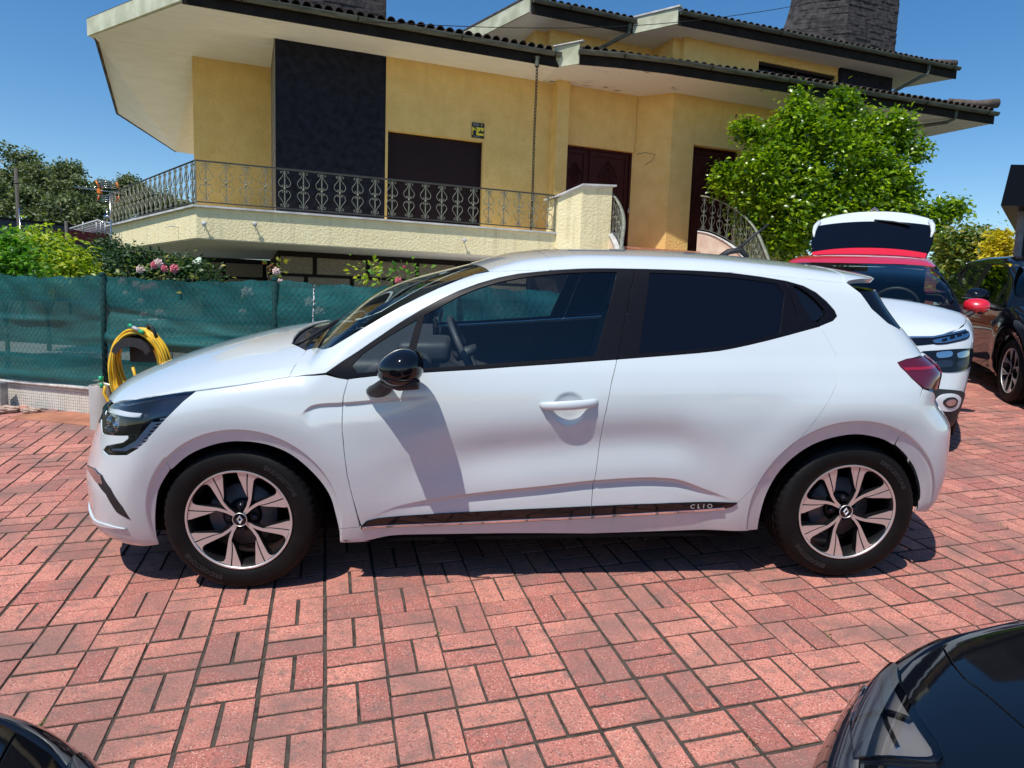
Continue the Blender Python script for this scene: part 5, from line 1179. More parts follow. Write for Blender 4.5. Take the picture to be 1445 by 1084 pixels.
b = MB(); b.tube([(9.78+.05, 1.50, 3.78), (9.95, 1.3, 3.80), (10.12, 1.10, 3.74), (10.05, 1.14, 3.58), (9.95, 1.30, 3.50)], .006, 5); b.build('loose_wire', m_dj, H)
b = MB(); a_, c_ = at(500, 30, 13.5), at(1160, 2, 19); pts = [a_.lerp(c_, t)-Vector((0, 0, .35*math.sin(math.pi*t))) for t in np.linspace(0, 1, 24)]; b.tube(pts, .008, 5); tag(b.build('overhead_cable', m_dj), 'thin black overhead cable strung across the sky above the roof', 'cable')
# ------------------------------------------------------------------ vegetation
def leaf_mat(name, c1, c2, c3, trans=.3, rough=.4):
    m = bpy.data.materials.new(name); m.use_nodes = True; n = m.node_tree; pb = n.nodes['Principled BSDF']; pb.inputs['Roughness'].default_value = rough
    g = N(m, 'ShaderNodeNewGeometry'); r = N(m, 'ShaderNodeValToRGB'); e = r.color_ramp.elements; e[0].color = (*c1, 1); e[1].color = (*c3, 1); q = e.new(.55); q.color = (*c2, 1)
    L(m, g.outputs['Random Per Island'], r.inputs[0]); L(m, r.outputs[0], pb.inputs['Base Color'])
    t = N(m, 'ShaderNodeBsdfTranslucent'); mm_ = N(m, 'ShaderNodeMix', data_type='RGBA', blend_type='MULTIPLY'); mm_.inputs[0].default_value = 1; L(m, r.outputs[0], mm_.inputs[6]); mm_.inputs[7].default_value = (1.9, 2.0, .8, 1); L(m, mm_.outputs[2], t.inputs[0])
    x = N(m, 'ShaderNodeMixShader'); x.inputs[0].default_value = trans; L(m, pb.outputs[0], x.inputs[1]); L(m, t.outputs[0], x.inputs[2]); L(m, x.outputs[0], n.nodes['Material Output'].inputs[0]); return m
def leaves(P, size, asp=2.0, up=.3, seed=1, curl=.25, out=None, droop=0):
    """one folded leaf (two quads) at each point"""
    r = np.random.default_rng(seed); n = len(P); d = r.normal(size=(n, 3))
    if out is not None: d = d*.8+out*.9
    d[:, 2] = d[:, 2]*.55-droop; d /= np.linalg.norm(d, axis=1)[:, None]
    nn = r.normal(size=(n, 3)); nn[:, 2] = np.abs(nn[:, 2])+up*2
    if out is not None: nn += out*.8
    s_ = np.cross(d, nn); s_ /= np.linalg.norm(s_, axis=1)[:, None]; nn = np.cross(s_, d)
    L_ = size*r.uniform(.65, 1.25, n)[:, None]; Wd = L_/asp
    a = P; t = P+d*L_-nn*L_*curl*.5; m1 = P+d*L_*.5
    l1 = m1+s_*Wd*.5+nn*L_*curl*.25; l2 = m1-s_*Wd*.5+nn*L_*curl*.25; mid = m1+nn*L_*.02
    V = np.stack([a, l1, t, l2, mid], 1).reshape(-1, 3); b = np.arange(n)[:, None]*5
    F = np.concatenate([b+[0, 1, 4], b+[1, 2, 4], b+[2, 3, 4], b+[3, 0, 4]]); return V, F
def fastmesh(name, V, F, mt):
    me = bpy.data.meshes.new(name); me.vertices.add(len(V)); me.vertices.foreach_set('co', np.asarray(V, np.float32).ravel()); k = F.shape[1]
    me.loops.add(F.size); me.loops.foreach_set('vertex_index', F.astype(np.int32).ravel()); me.polygons.add(len(F)); me.polygons.foreach_set('loop_start', np.arange(0, F.size, k, dtype=np.int32)); me.polygons.foreach_set('loop_total', np.full(len(F), k, np.int32))
    me.materials.append(mt); me.update(calc_edges=True); return me
def crown(blobs, per, size, seed, **k):
    """blobs: (centre, radii); leaves gather in sprigs near each blob's surface"""
    r = np.random.default_rng(seed); A = []; O = []
    for c, rr in blobs:
        n = per; d = r.normal(size=(n, 3)); d /= np.linalg.norm(d, axis=1)[:, None]; q = r.uniform(.35, 1.08, n)**.6
        sp = np.array(c)+d*np.array(rr)*q[:, None]
        kk = 9; off = r.normal(size=(n, kk, 3))*size*.85; A.append((sp[:, None]+off).reshape(-1, 3)); O.append(np.repeat(d, kk, 0))
    A = np.concatenate(A); O = np.concatenate(O); return leaves(A, size, seed=seed+1, out=O, **k)
m_bark = noise_mat('bark', (.10, .08, .055), (.22, .18, .13), 9, .9, bump=.5, bscale=40)
m_eucb = noise_mat('eucalyptus_bark', (.22, .19, .15), (.42, .37, .30), 4, .9)
def limbs(name, base, tips, r0, mt, parent, M=None):
    b = MB(); base = Vector(base)
    hub = base+Vector((0, 0, (sum(t[2] for t in tips)/len(tips)-base.z)*.4)); b.tube([base, base.lerp(hub, .5)+Vector((r0*.3, 0, 0)), hub], [r0, r0*.8, r0*.65], 9)
    for t in tips:
        t = Vector(t); mid = hub.lerp(t, .5)+Vector((random.uniform(-.1, .1), random.uniform(-.1, .1), .12))*(t-hub).length*.5; b.tube([hub, mid, t], [r0*.5, r0*.28, r0*.08], 6)
    return b.build(name, mt, parent, M)
ml_cam = leaf_mat('camellia_leaf', (.025, .065, .004), (.14, .26, .008), (.34, .46, .012), .32, .28)
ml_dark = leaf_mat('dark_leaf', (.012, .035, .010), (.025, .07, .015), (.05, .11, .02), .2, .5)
ml_euc = leaf_mat('eucalyptus_leaf', (.05, .08, .028), (.12, .155, .06), (.22, .25, .11), .2, .6)
ml_yel = leaf_mat('yellow_green_leaf', (.10, .20, .01), (.26, .36, .02), (.50, .50, .04), .4, .4)
ml_grn = leaf_mat('bright_green_leaf', (.04, .12, .01), (.09, .24, .015), (.16, .32, .03), .35, .4)
ml_mix = leaf_mat('autumn_leaf', (.05, .10, .015), (.12, .18, .03), (.30, .26, .04), .3, .45)
ml_gold = leaf_mat('golden_leaf', (.35, .30, .02), (.55, .45, .02), (.65, .55, .03), .3, .4)
ml_redl = leaf_mat('red_young_leaf', (.16, .02, .015), (.25, .04, .02), (.12, .10, .02), .3, .4)
def W_(u, v, Y): return np.array(at(u, v, Y))
# the camellia tree beside the stairs
tree = empty('camellia_tree', Matrix.Identity(4), 'large round glossy-leaved tree in front of the house beside the curved stairs', 'tree')
Yt = 16.3; sc = Yt/FPX; cen = W_(1163, 268, Yt); r = np.random.default_rng(5); bl = []
OUT = [(1128, 150), (1105, 165), (1190, 145), (1225, 165), (1255, 170), (1280, 190), (1060, 215), (1080, 190), (1040, 250), (1030, 280), (1050, 320), (1090, 340), (1120, 355), (1150, 330), (1200, 200), (1160, 200), (1120, 220), (1235, 210), (1275, 235), (1290, 260), (1250, 260), (1200, 250), (1150, 260), (1100, 270), (1070, 290), (1120, 310), (1170, 300), (1220, 300), (1265, 300), (1295, 290), (1240, 330), (1285, 325), (1180, 170), (1145, 175), (1062, 345), (1100, 365), (1075, 245), (1300, 320), (1210, 330)]
for u, v in OUT:
    e = math.hypot((u-1163)/140, (v-262)/120); dpt = math.sqrt(max(0, 1-e*e))*1.1
    for k in range(2):
        Y = Yt+(r.uniform(-dpt, -dpt*.5) if k == 0 else r.uniform(-.3, dpt)); rr = r.uniform(.22, .32); bl.append((W_(1163+(u-1163)*.88+r.uniform(-6, 6), 262+(v-262)*.86+r.uniform(-6, 6), Y), (rr*1.15, rr*1.15, rr)))
for u, v, q in ((1310, 305, .13), (1325, 300, .11), (1340, 297, .10), (1350, 294, .06), (1128, 141, .09), (1190, 138, .09), (1048, 182, .08), (1062, 186, .09), (1270, 172, .08), (1295, 210, .10), (1020, 262, .07), (1018, 245, .05), (1315, 330, .09), (1330, 345, .08)): bl.append((W_(u, v, Yt-.2), (q*1.4, q*1.4, q*1.4)))
for _ in range(34): a_, q_ = r.uniform(0, 6.28), r.uniform(0, .72)**.5; bl.append((W_(1163+115*q_*math.cos(a_), 265+98*q_*math.sin(a_), Yt+r.uniform(-.2, .9)), (.42, .42, .36)))
V, F = crown(bl, 38, .13, 11, asp=1.8, curl=.3)
o = obj('crown', fastmesh('crown', V, F, ml_cam), tree); o['kind'] = 'stuff'
gz = lot_z(float(cen[0]), 12)
limbs('trunk', (cen[0], cen[1], gz-.1), [tuple(W_(u, v, Yt+.1)) for u, v in ((1110, 180), (1190, 165), (1250, 200), (1290, 270), (1060, 250), (1050, 310), (1150, 230), (1220, 260), (1345, 296), (1100, 320), (1270, 320), (1160, 300))], .09, m_bark, tree)
# eucalyptus wood on the hill behind, tree by tree
r = np.random.default_rng(9)
EU = [(-25, 205, 62, 30), (22, 203, 62, 34), (62, 222, 60, 30), (100, 226, 58, 26), (118, 250, 54, 22), (150, 258, 62, 16), (182, 250, 70, 14), (205, 262, 66, 16), (-10, 250, 50, 34), (40, 262, 48, 30), (85, 270, 46, 28), (130, 285, 46, 22), (165, 288, 50, 18), (232, 275, 70, 18), (262, 280, 75, 18), (1340, 344, 60, 9), (1385, 330, 58, 20), (1415, 345, 62, 14)]
lab = ['tall dark eucalyptus at the far left edge of the wooded hill', 'tallest eucalyptus of the wooded hill, rising above the utility pole', 'eucalyptus with a flat dark top right of the tallest one', 'broad eucalyptus stepping down the skyline above the antenna', 'rounded eucalyptus directly left of the television antenna', 'small rounded tree on the skyline behind the antenna', 'far round-topped tree on the skyline left of the eaves', 'far tree showing through the left railing of the balcony', 'lower front eucalyptus behind the wooden utility pole', 'front eucalyptus with pale forked trunk above the dark warehouse', 'front eucalyptus above the dark warehouse wall right of the forked trunk', 'low eucalyptus above the red fascia behind the antenna', 'low bushy tree beside the left end of the balcony railing', 'far tree seen through the middle of the left balcony railing', 'far tree seen through the left balcony railing right beside its corner post', 'thin far tree right of the camellia tips', 'round green far tree on the right skyline', 'low far tree beside the black building']
for i, (u, v, Y, wpx) in enumerate(EU):
    hw = wpx/FPX*Y; top = W_(u, v, Y); cz = top[2]; t = empty('eucalyptus_tree' if u < 1000 else 'distant_tree', Matrix.Identity(4), lab[i], 'tree', 'wooded hillside trees' if u < 1000 else None)
    bl = []; hh = hw*2.4 if u < 1000 else hw*1.4
    for k in range(20):
        a = r.uniform(0, 6.28); q = r.uniform(0, 1); zz = cz-hw*.3-q*hh; rad_ = hw*(.35+.65*math.sin(min(1, q*1.6+.15)*1.57)); bl.append(((top[0]+math.cos(a)*rad_*r.uniform(.1, .8), Y+math.sin(a)*rad_*.7, zz), (hw*.36, hw*.36, hw*.24)))
    V, F = crown(bl, 34, .30*Y/60, 100+i, asp=1.6, curl=.2); o = obj('crown', fastmesh('crown', V, F, ml_euc), t); o['kind'] = 'stuff'
    b = MB(); bz = -1.5 if u > 1000 else -.5
    lean = r.uniform(-.6, .6); b.tube([(top[0]+lean, Y, bz), (top[0]+lean*.5, Y-.3, (bz+cz)/2), (top[0], Y, cz-hw*.5)], [.26, .18, .06], 7)
    for k in range(4): zz = cz-hh*r.uniform(.2, .8); b.tube([(top[0]+lean*.4, Y-.2, zz-hw*.6), (top[0]+r.uniform(-.7, .7)*hw, Y-.4, zz)], [.11, .04], 5)
    b.build('trunk', m_eucb, t)
hill = [(-140, 45, -2), (-140, 70, 6), (-140, 140, 9), (-20, 140, 9), (-12, 75, 3), (-22, 45, -1)]
b = MB(); b.add([(-140, 44, -1.2), (-24, 44, -1.2), (-18, 60, 1.0), (-140, 60, 5), (-140, 150, 8), (-14, 150, 5), (-14, 44.5, -1.2), (-10, 150, -1.2)], [(0, 1, 2, 3), (3, 2, 5, 4), (1, 6, 7, 5, 2)]); tag(b.build('hill', noise_mat('hill_undergrowth', (.02, .035, .012), (.05, .07, .025), .4, .95, vec='Object')), kind='structure')
# ---- plants behind the fence
def bush(name, label, cat, cs, per, size, mt, base, seed, stem=.03, **k):
    t = empty(name, Matrix.Identity(4), label, cat); bl = [(W_(u, v, Y), (q, q, q*.9)) for u, v, Y, q in cs]
    V, F = crown(bl, per, size, seed, **k); o = obj('foliage', fastmesh('foliage', V, F, mt), t); o['kind'] = 'stuff'
    bp_ = W_(*base); z0 = lot_z(float(bp_[0]), min(float(bp_[1]), 12)); limbs('stem', (bp_[0], bp_[1], z0-.05), [tuple(c[0]) for c in bl], stem, m_bark, t); return t
bush('flowering_bush', 'tall yellow-green bush with hanging yellow trumpet flowers left of the red building', 'bush', [(50, 345, 9, .22), (70, 352, 9, .22), (88, 362, 9, .2), (60, 370, 9, .24), (95, 378, 8.8, .18), (45, 375, 8.8, .18), (110, 372, 9, .10), (75, 385, 8.7, .2), (40, 358, 9, .14)], 60, .10, ml_yel, (65, 395, 9), 21, droop=.5, asp=2.6)
bush('green_bush', 'bright green bush at the far left edge behind the fence', 'bush', [(-10, 355, 8, .22), (12, 352, 8, .16), (20, 370, 8, .18), (5, 380, 7.8, .2), (30, 385, 7.8, .15), (-20, 375, 8, .2)], 60, .085, ml_grn, (5, 395, 8), 22)
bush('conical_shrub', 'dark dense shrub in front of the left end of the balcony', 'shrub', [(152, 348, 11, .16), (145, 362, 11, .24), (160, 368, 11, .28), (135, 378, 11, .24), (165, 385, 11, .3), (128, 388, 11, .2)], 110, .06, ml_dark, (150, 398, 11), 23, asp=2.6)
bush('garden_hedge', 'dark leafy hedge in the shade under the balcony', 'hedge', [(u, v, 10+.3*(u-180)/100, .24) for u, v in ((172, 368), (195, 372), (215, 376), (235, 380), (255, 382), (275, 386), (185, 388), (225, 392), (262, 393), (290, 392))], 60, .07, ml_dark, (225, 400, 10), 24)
m_pet = {'pink': mat('pink_petal', (.75, .22, .27), .6), 'pale': mat('pale_petal', (.85, .66, .60), .6)}
def rose(name, label, u, v, Y, lv, fl, seed, w=.12, hgt=.14, ml=None, red=False):
    t = empty(name, Matrix.Identity(4), label, 'rose bush'); c = W_(u, v, Y); r = np.random.default_rng(seed)
    n = lv; P = c+r.normal(size=(n, 3))*np.array([w, .06, hgt]); V, F = leaves(P, .055, seed=seed, asp=1.7); o = obj('foliage', fastmesh('foliage', V, F, ml or ml_mix), t); o['kind'] = 'stuff'
    if red: P = c+np.array([-.05, 0, .03])+r.normal(size=(14, 3))*np.array([.03, .03, .05]); V, F = leaves(P, .045, seed=seed+5, asp=1.7); o = obj('young_leaves', fastmesh('young_leaves', V, F, ml_redl), t); o['kind'] = 'stuff'
    z0 = lot_z(float(c[0]), float(c[1])); limbs('stem', (c[0], c[1], z0), [tuple(c+r.normal(size=3)*np.array([w, .05, hgt*.6])) for _ in range(5)], .008, m_bark, t)
    for (fu, fv, fr, col) in fl:
        p = W_(fu, fv, Y-.12); b = MB(); k = 0
        for ring in range(4):
            for q in range(7-ring):
                a = q/(7-ring)*6.28+ring; rr = fr*(1-.22*ring); e = Vector((math.cos(a), 0, math.sin(a))); n_ = Vector((0, -1, 0)); s_ = Vector((-math.sin(a), 0, math.cos(a)))
                A_ = [Vector(p)+n_*(.012*ring), Vector(p)+e*rr*.6+s_*rr*.45+n_*(.012*ring+.012), Vector(p)+e*rr+n_*(.010*ring), Vector(p)+e*rr*.6-s_*rr*.45+n_*(.012*ring+.012)]; b.add(A_, [(0, 1, 2), (0, 2, 3)])
        b.build('bloom', m_pet[col], t)
rose('rose_bush', 'rose bush with pale and clustered pink blooms above the fence, left group', 212, 385, 7.2, 60, [(198, 380, .048, 'pale'), (218, 374, .045, 'pink'), (224, 371, .05, 'pale')], 31, .20, .10)
rose('rose_bush', 'rose bush with two bright pink blooms above the fence under the balcony corner', 240, 384, 7.2, 60, [(232, 379, .042, 'pink'), (246, 379, .052, 'pink')], 32, .18, .09)
rose('rose_bush', 'small rose sprig with red young leaves above the fence beside the granite pier', 390, 382, 6.4, 24, [(390, 383, .04, 'pale')], 33, .06, .05, red=True)
rose('rose_bush', 'upright yellow-green rose shoots above the fence left of the windscreen', 522, 385, 6.0, 70, [], 34, .085, .06, ml_yel)
rose('rose_bush', 'low sprawling rose with a single pink bloom just left of the windscreen', 572, 390, 6.0, 95, [(562, 396, .035, 'pink'), (571, 377, .015, 'pink')], 35, .13, .05, ml_grn)
rose('rose_bush', 'green rose growing behind the shade cloth with pale blooms showing through', 190, 425, 6.0, 40, [(173, 398, .04, 'pale'), (193, 402, .04, 'pale'), (205, 407, .05, 'pink'), (216, 404, .045, 'pink'), (178, 414, .03, 'pale'), (199, 425, .03, 'pale'), (204, 444, .04, 'pale'), (226, 442, .045, 'pale')], 36, .25, .2)
rose('rose_bush', 'rose behind the shade cloth right of the second post with faint pale blooms', 400, 440, 5.6, 40, [(349, 413, .055, 'pale'), (343, 441, .035, 'pale'), (395, 398, .03, 'pale'), (438, 427, .05, 'pale'), (451, 440, .045, 'pale'), (359, 465, .03, 'pale')], 37, .3, .2)
# right-hand background
bush('garden_shrub', 'loose green and bronze shrub behind the red-roofed car', 'shrub', [(1345, 365, 14, .35), (1370, 350, 14, .4), (1365, 378, 14, .35), (1390, 365, 14, .4), (1340, 345, 14, .25), (1385, 340, 14, .3), (1352, 388, 14, .3)], 55, .13, ml_mix, (1365, 400, 14), 41)
bush('golden_shrub', 'golden yellow shrub beside the black building', 'shrub', [(1405, 372, 13, .22), (1412, 355, 13, .2), (1395, 388, 13, .2), (1412, 390, 13, .25), (1408, 340, 13, .15)], 50, .10, ml_gold, (1405, 400, 13), 42)
# ---- background buildings and poles on the left
m_wh = noise_mat('charcoal_cladding', (.030, .033, .042), (.045, .048, .06), 2, .6, stretch=(1, 1, 14)); m_redf = mat('red_fascia', (.16, .012, .018), .5)
b = MB(); a_, c_ = W_(-60, 303, 40), W_(118, 320, 46); b.prism([(a_[0], a_[1], -1.2), (c_[0]+4, c_[1]+.8, -1.2), (c_[0]+4, c_[1]+.8, c_[2]-.3), (a_[0], a_[1], a_[2])], (-1, 8, 0)); w_ = empty('warehouse', Matrix.Identity(4), 'long low charcoal warehouse below the wooded hill', 'building'); b.build('wall', m_wh, w_)
b = MB(); b.prism([(a_[0], a_[1]-.1, a_[2]), (c_[0]+4, c_[1]+.7, c_[2]-.3), (c_[0]+4, c_[1]+.7, c_[2]-.2), (a_[0], a_[1]-.1, a_[2]+.1)], (-1, 8.1, 0)); b.build('parapet', M_['trim'], w_)
w2 = empty('red_fascia_building', Matrix.Identity(4), 'low building with a dark red fascia and pale open roof frame left of the balcony', 'building'); p0_, p1_ = W_(76, 324, 30), W_(160, 330, 32); b = MB(); h_ = .50
b.prism([(p0_[0], 30, p0_[2]-h_), (p1_[0], 32, p1_[2]-h_), (p1_[0], 32, p1_[2]), (p0_[0], 30, p0_[2])], (0, 4, 0)); b.build('fascia', m_redf, w2)
b = MB(); b.prism([(p0_[0]+.4, 30.3, -1.2), (p1_[0]+.4, 32.3, -1.2), (p1_[0]+.4, 32.3, p1_[2]-h_-.003), (p0_[0]+.4, 30.3, p0_[2]-h_-.003)], (0, 3, 0)); b.build('wall', m_wh, w2)
b = MB(); z_ = p0_[2]; b.prism([(p0_[0]+.5, 30.2, -1.1), (p1_[0], 31.8, -1.1), (p1_[0], 31.8, -.05), (p0_[0]+.5, 30.2, -.05)], (0, .1, 0)); b.build('pale_base', mat('pale_render', (.45, .47, .50), .8), w2)
b = MB(); A_, B_, C_ = W_(99, 323, 30.5), W_(138, 311, 30.5), W_(160, 318, 31)
for y_ in (0, 2.5): b.tube([A_+[0, y_, 0], B_+[0, y_, 0], C_+[0, y_, 0]], .05, 5)
for t in np.linspace(0, 1, 9):
    p = A_*(1-t)+B_*t; b.tube([p, p+[0, 2.5, 0]], .03, 4)
    p = B_*(1-t)+C_*t; b.tube([p, p+[0, 2.5, 0]], .03, 4)
for u in (117, 136, 142, 148): p = W_(u, 313, 30.5); b.tube([p, (p[0], p[1], z_-.1)], .035, 4)
b.build('roof_frame', mat('pale_metal', (.42, .43, .42), .5), w2)
def pole(u, vt, Y, r_, label, mt):
    p = W_(u, vt, Y); e = empty('utility_pole', Matrix.Translation((p[0], p[1], 0)), label, 'pole'); b = MB(); z0 = lot_z(float(p[0]), min(12, Y)) if Y < 20 else -1.2
    b.tube([(0.04, 0, z0), (0, 0, p[2])], [r_*1.2, r_], 10); b.build('shaft', mt, e)
    b = MB(); b.tube([(r_*1.4+.04, -.02, z0), (r_*1.3, -.02, p[2]-.9)], r_*.4, 6); b.build('conduit', M_['chromein'], e)
    b = MB(); b.tube([(-r_*2, -.03, p[2]-.35), (r_*2, -.03, p[2]-.35)], .012, 5); b.tube([(-r_*1.6, -.05, p[2]-.42), (-r_*1.6, -.05, p[2]-.28)], .02, 6); b.build('insulator', M_['trim'], e)
m_wood = noise_mat('weathered_wood', (.05, .045, .042), (.11, .10, .09), 10, .9, stretch=(8, 8, 1))
pole(22, 237, 16, .036, 'weathered wooden utility pole at the far left against the wooded hill', m_wood); pole(93, 312, 22, .045, 'short dark pole in front of the red fascia', m_wood)
# television antenna on its mast beside the balcony
an_ = empty('television_antenna', Matrix.Translation(at(145, 270, 16)), 'orange and silver television antenna left of the balcony railing', 'antenna'); u_ = 16/FPX
b = MB(); b.tube([(-35*u_, -.1, .06), (28*u_, .05, -.03)], .012, 6); b.tube([(8*u_, .05, -.03), (8*u_, .05, -70*u_), (6*u_, .05, -100*u_)], .016, 8)
for zz, dz_ in ((10*u_, .0), (-9*u_, .0)):
    for k in range(4): f_ = (k/3-.5)*8*u_; b.tube([(-8*u_+f_*.3, 0, zz+f_), (16*u_+f_*.1, .1, zz+f_*1.0-.01)], .009, 5)
for k in range(5): b.tube([(-30*u_+k*.09, -.07, .0), (-30*u_+k*.09, -.07, .10)], .004, 4)
b.build('elements', M_['chromein'], an_)
m_or = mat('orange_plastic', (.75, .20, .02), .45); b = MB()
b.box((-6*u_, -.06, -.05), (-2*u_, .03, .05)); b.tube([(-8*u_-.02, 0, 14*u_), (-5*u_, 0, 5*u_)], .016, 6); b.tube([(-8*u_, 0, -13*u_), (-5*u_, 0, -5*u_)], .016, 6); b.tube([(16*u_, .1, 14*u_), (19*u_, .1, 5*u_)], .016, 6); b.tube([(15*u_, .1, -13*u_), (19*u_, .1, -5*u_)], .016, 6); b.build('holders', m_or, an_)
b = MB(); q = at(150, 305, 15.5); b.tube([q+Vector((.02, 0, .15)), q+Vector((.02, 0, -.10)), q+Vector((-.08, 0, -.16)), q+Vector((-.10, 0, -.10))], .012, 6); b.tube([q+Vector((-.02, -.03, -.02)), q+Vector((.12, -.03, -.02))], .05, 8); tag(b.build('floodlight', M_['chromein']), 'small pale wall lamp on the outer left corner of the balcony', 'lamp')
# ---- right background: brick wall, dark fence, black building
bw = empty('red_brick_wall', Matrix.Identity(4), 'red brick garden wall behind the shrubs on the right', 'wall'); p = W_(1325, 372, 17); b = MB(); b.box((p[0]-.5, 17, -1), (p[0]+4, 17.2, p[2])); b.build('wall_core', noise_mat('brick_red', (.26, .08, .05), (.38, .13, .08), 8, .9), bw)
b = MB()
for r_ in range(14):
    for c_ in range(20): x0 = p[0]-.5+c_*.225+(r_ % 2)*.11; b.box((x0, 16.98, p[2]-.07*(r_+1)+.008), (x0+.213, 17.0, p[2]-.07*r_))
tag(b.build('bricks', noise_mat('brick_face', (.30, .09, .055), (.42, .15, .09), 5, .9), bw), kind='stuff')
df = empty('dark_screen_fence', Matrix.Identity(4), 'dark screened fence behind the two parked cars on the right', 'fence'); b = MB(); p, q = W_(1325, 403, 12.6), W_(1425, 408, 12.2); n_ = 40; V = []
for i in range(n_+1):
    t = i/n_; x = p[0]*(1-t)+q[0]*t; y = p[1]*(1-t)+q[1]*t+.03*math.sin(t*50)+.02*math.sin(t*23)
    V += [(x, y, lot_z(x, 12)), (x, y+.02*math.sin(t*31), p[2]*(1-t)+q[2]*t-.03*math.sin(math.pi*(t*3 % 1)))]
b.add(V, [(2*i, 2*i+2, 2*i+3, 2*i+1) for i in range(n_)], True); b.build('cloth', mat('dark_green_cloth', (.010, .022, .016), .8), df)
for t in (0, .33, .66, 1): x, y = p[0]*(1-t)+q[0]*t, p[1]*(1-t)+q[1]*t-.05; b = MB(); b.tube([(x, y, lot_z(x, 12)), (x, y, p[2]+.08)], .03, 8); b.build('post', M_['fgreen'], df)
bb = empty('black_kiosk', Matrix.Identity(4), 'black flat-roofed building at the right edge of the forecourt', 'building'); p = W_(1412, 290, 8.8); z0 = lot_z(9.5, 9)
b = MB(); x0 = W_(1433, 330, 9.2)[0]; b.prism([(x0, 9.2, z0), (x0+3.5, 9.2, z0), (x0+3.5, 9.2, p[2]), (x0, 9.2, p[2])], (3.2, 4, 0)); b.build('wall', M_['trim'], bb); zt = W_(1420, 232, 8.8)[2]
b = MB(); xl = p[0]; b.prism([(xl+.0, 8.8, p[2]), (xl+4, 8.8, p[2]), (xl+4, 8.8, zt+.05), (xl+.07, 8.8, zt)], (3.6, 4.5, 0)); b.build('roof_fascia', M_['trim'], bb)
b = MB(); b.box((x0-.004, 9.12, z0), (x0+.05, 9.196, p[2]-.003)); b.build('corner_post', noise_mat('grey_post', (.12, .12, .13), (.2, .2, .21), 8, .6), bb); b = MB(); b.box((x0+.16, 9.19, z0+.3), (x0+2.8, 9.197, p[2]-.2)); b.build('window', M_['privacy'], bb)
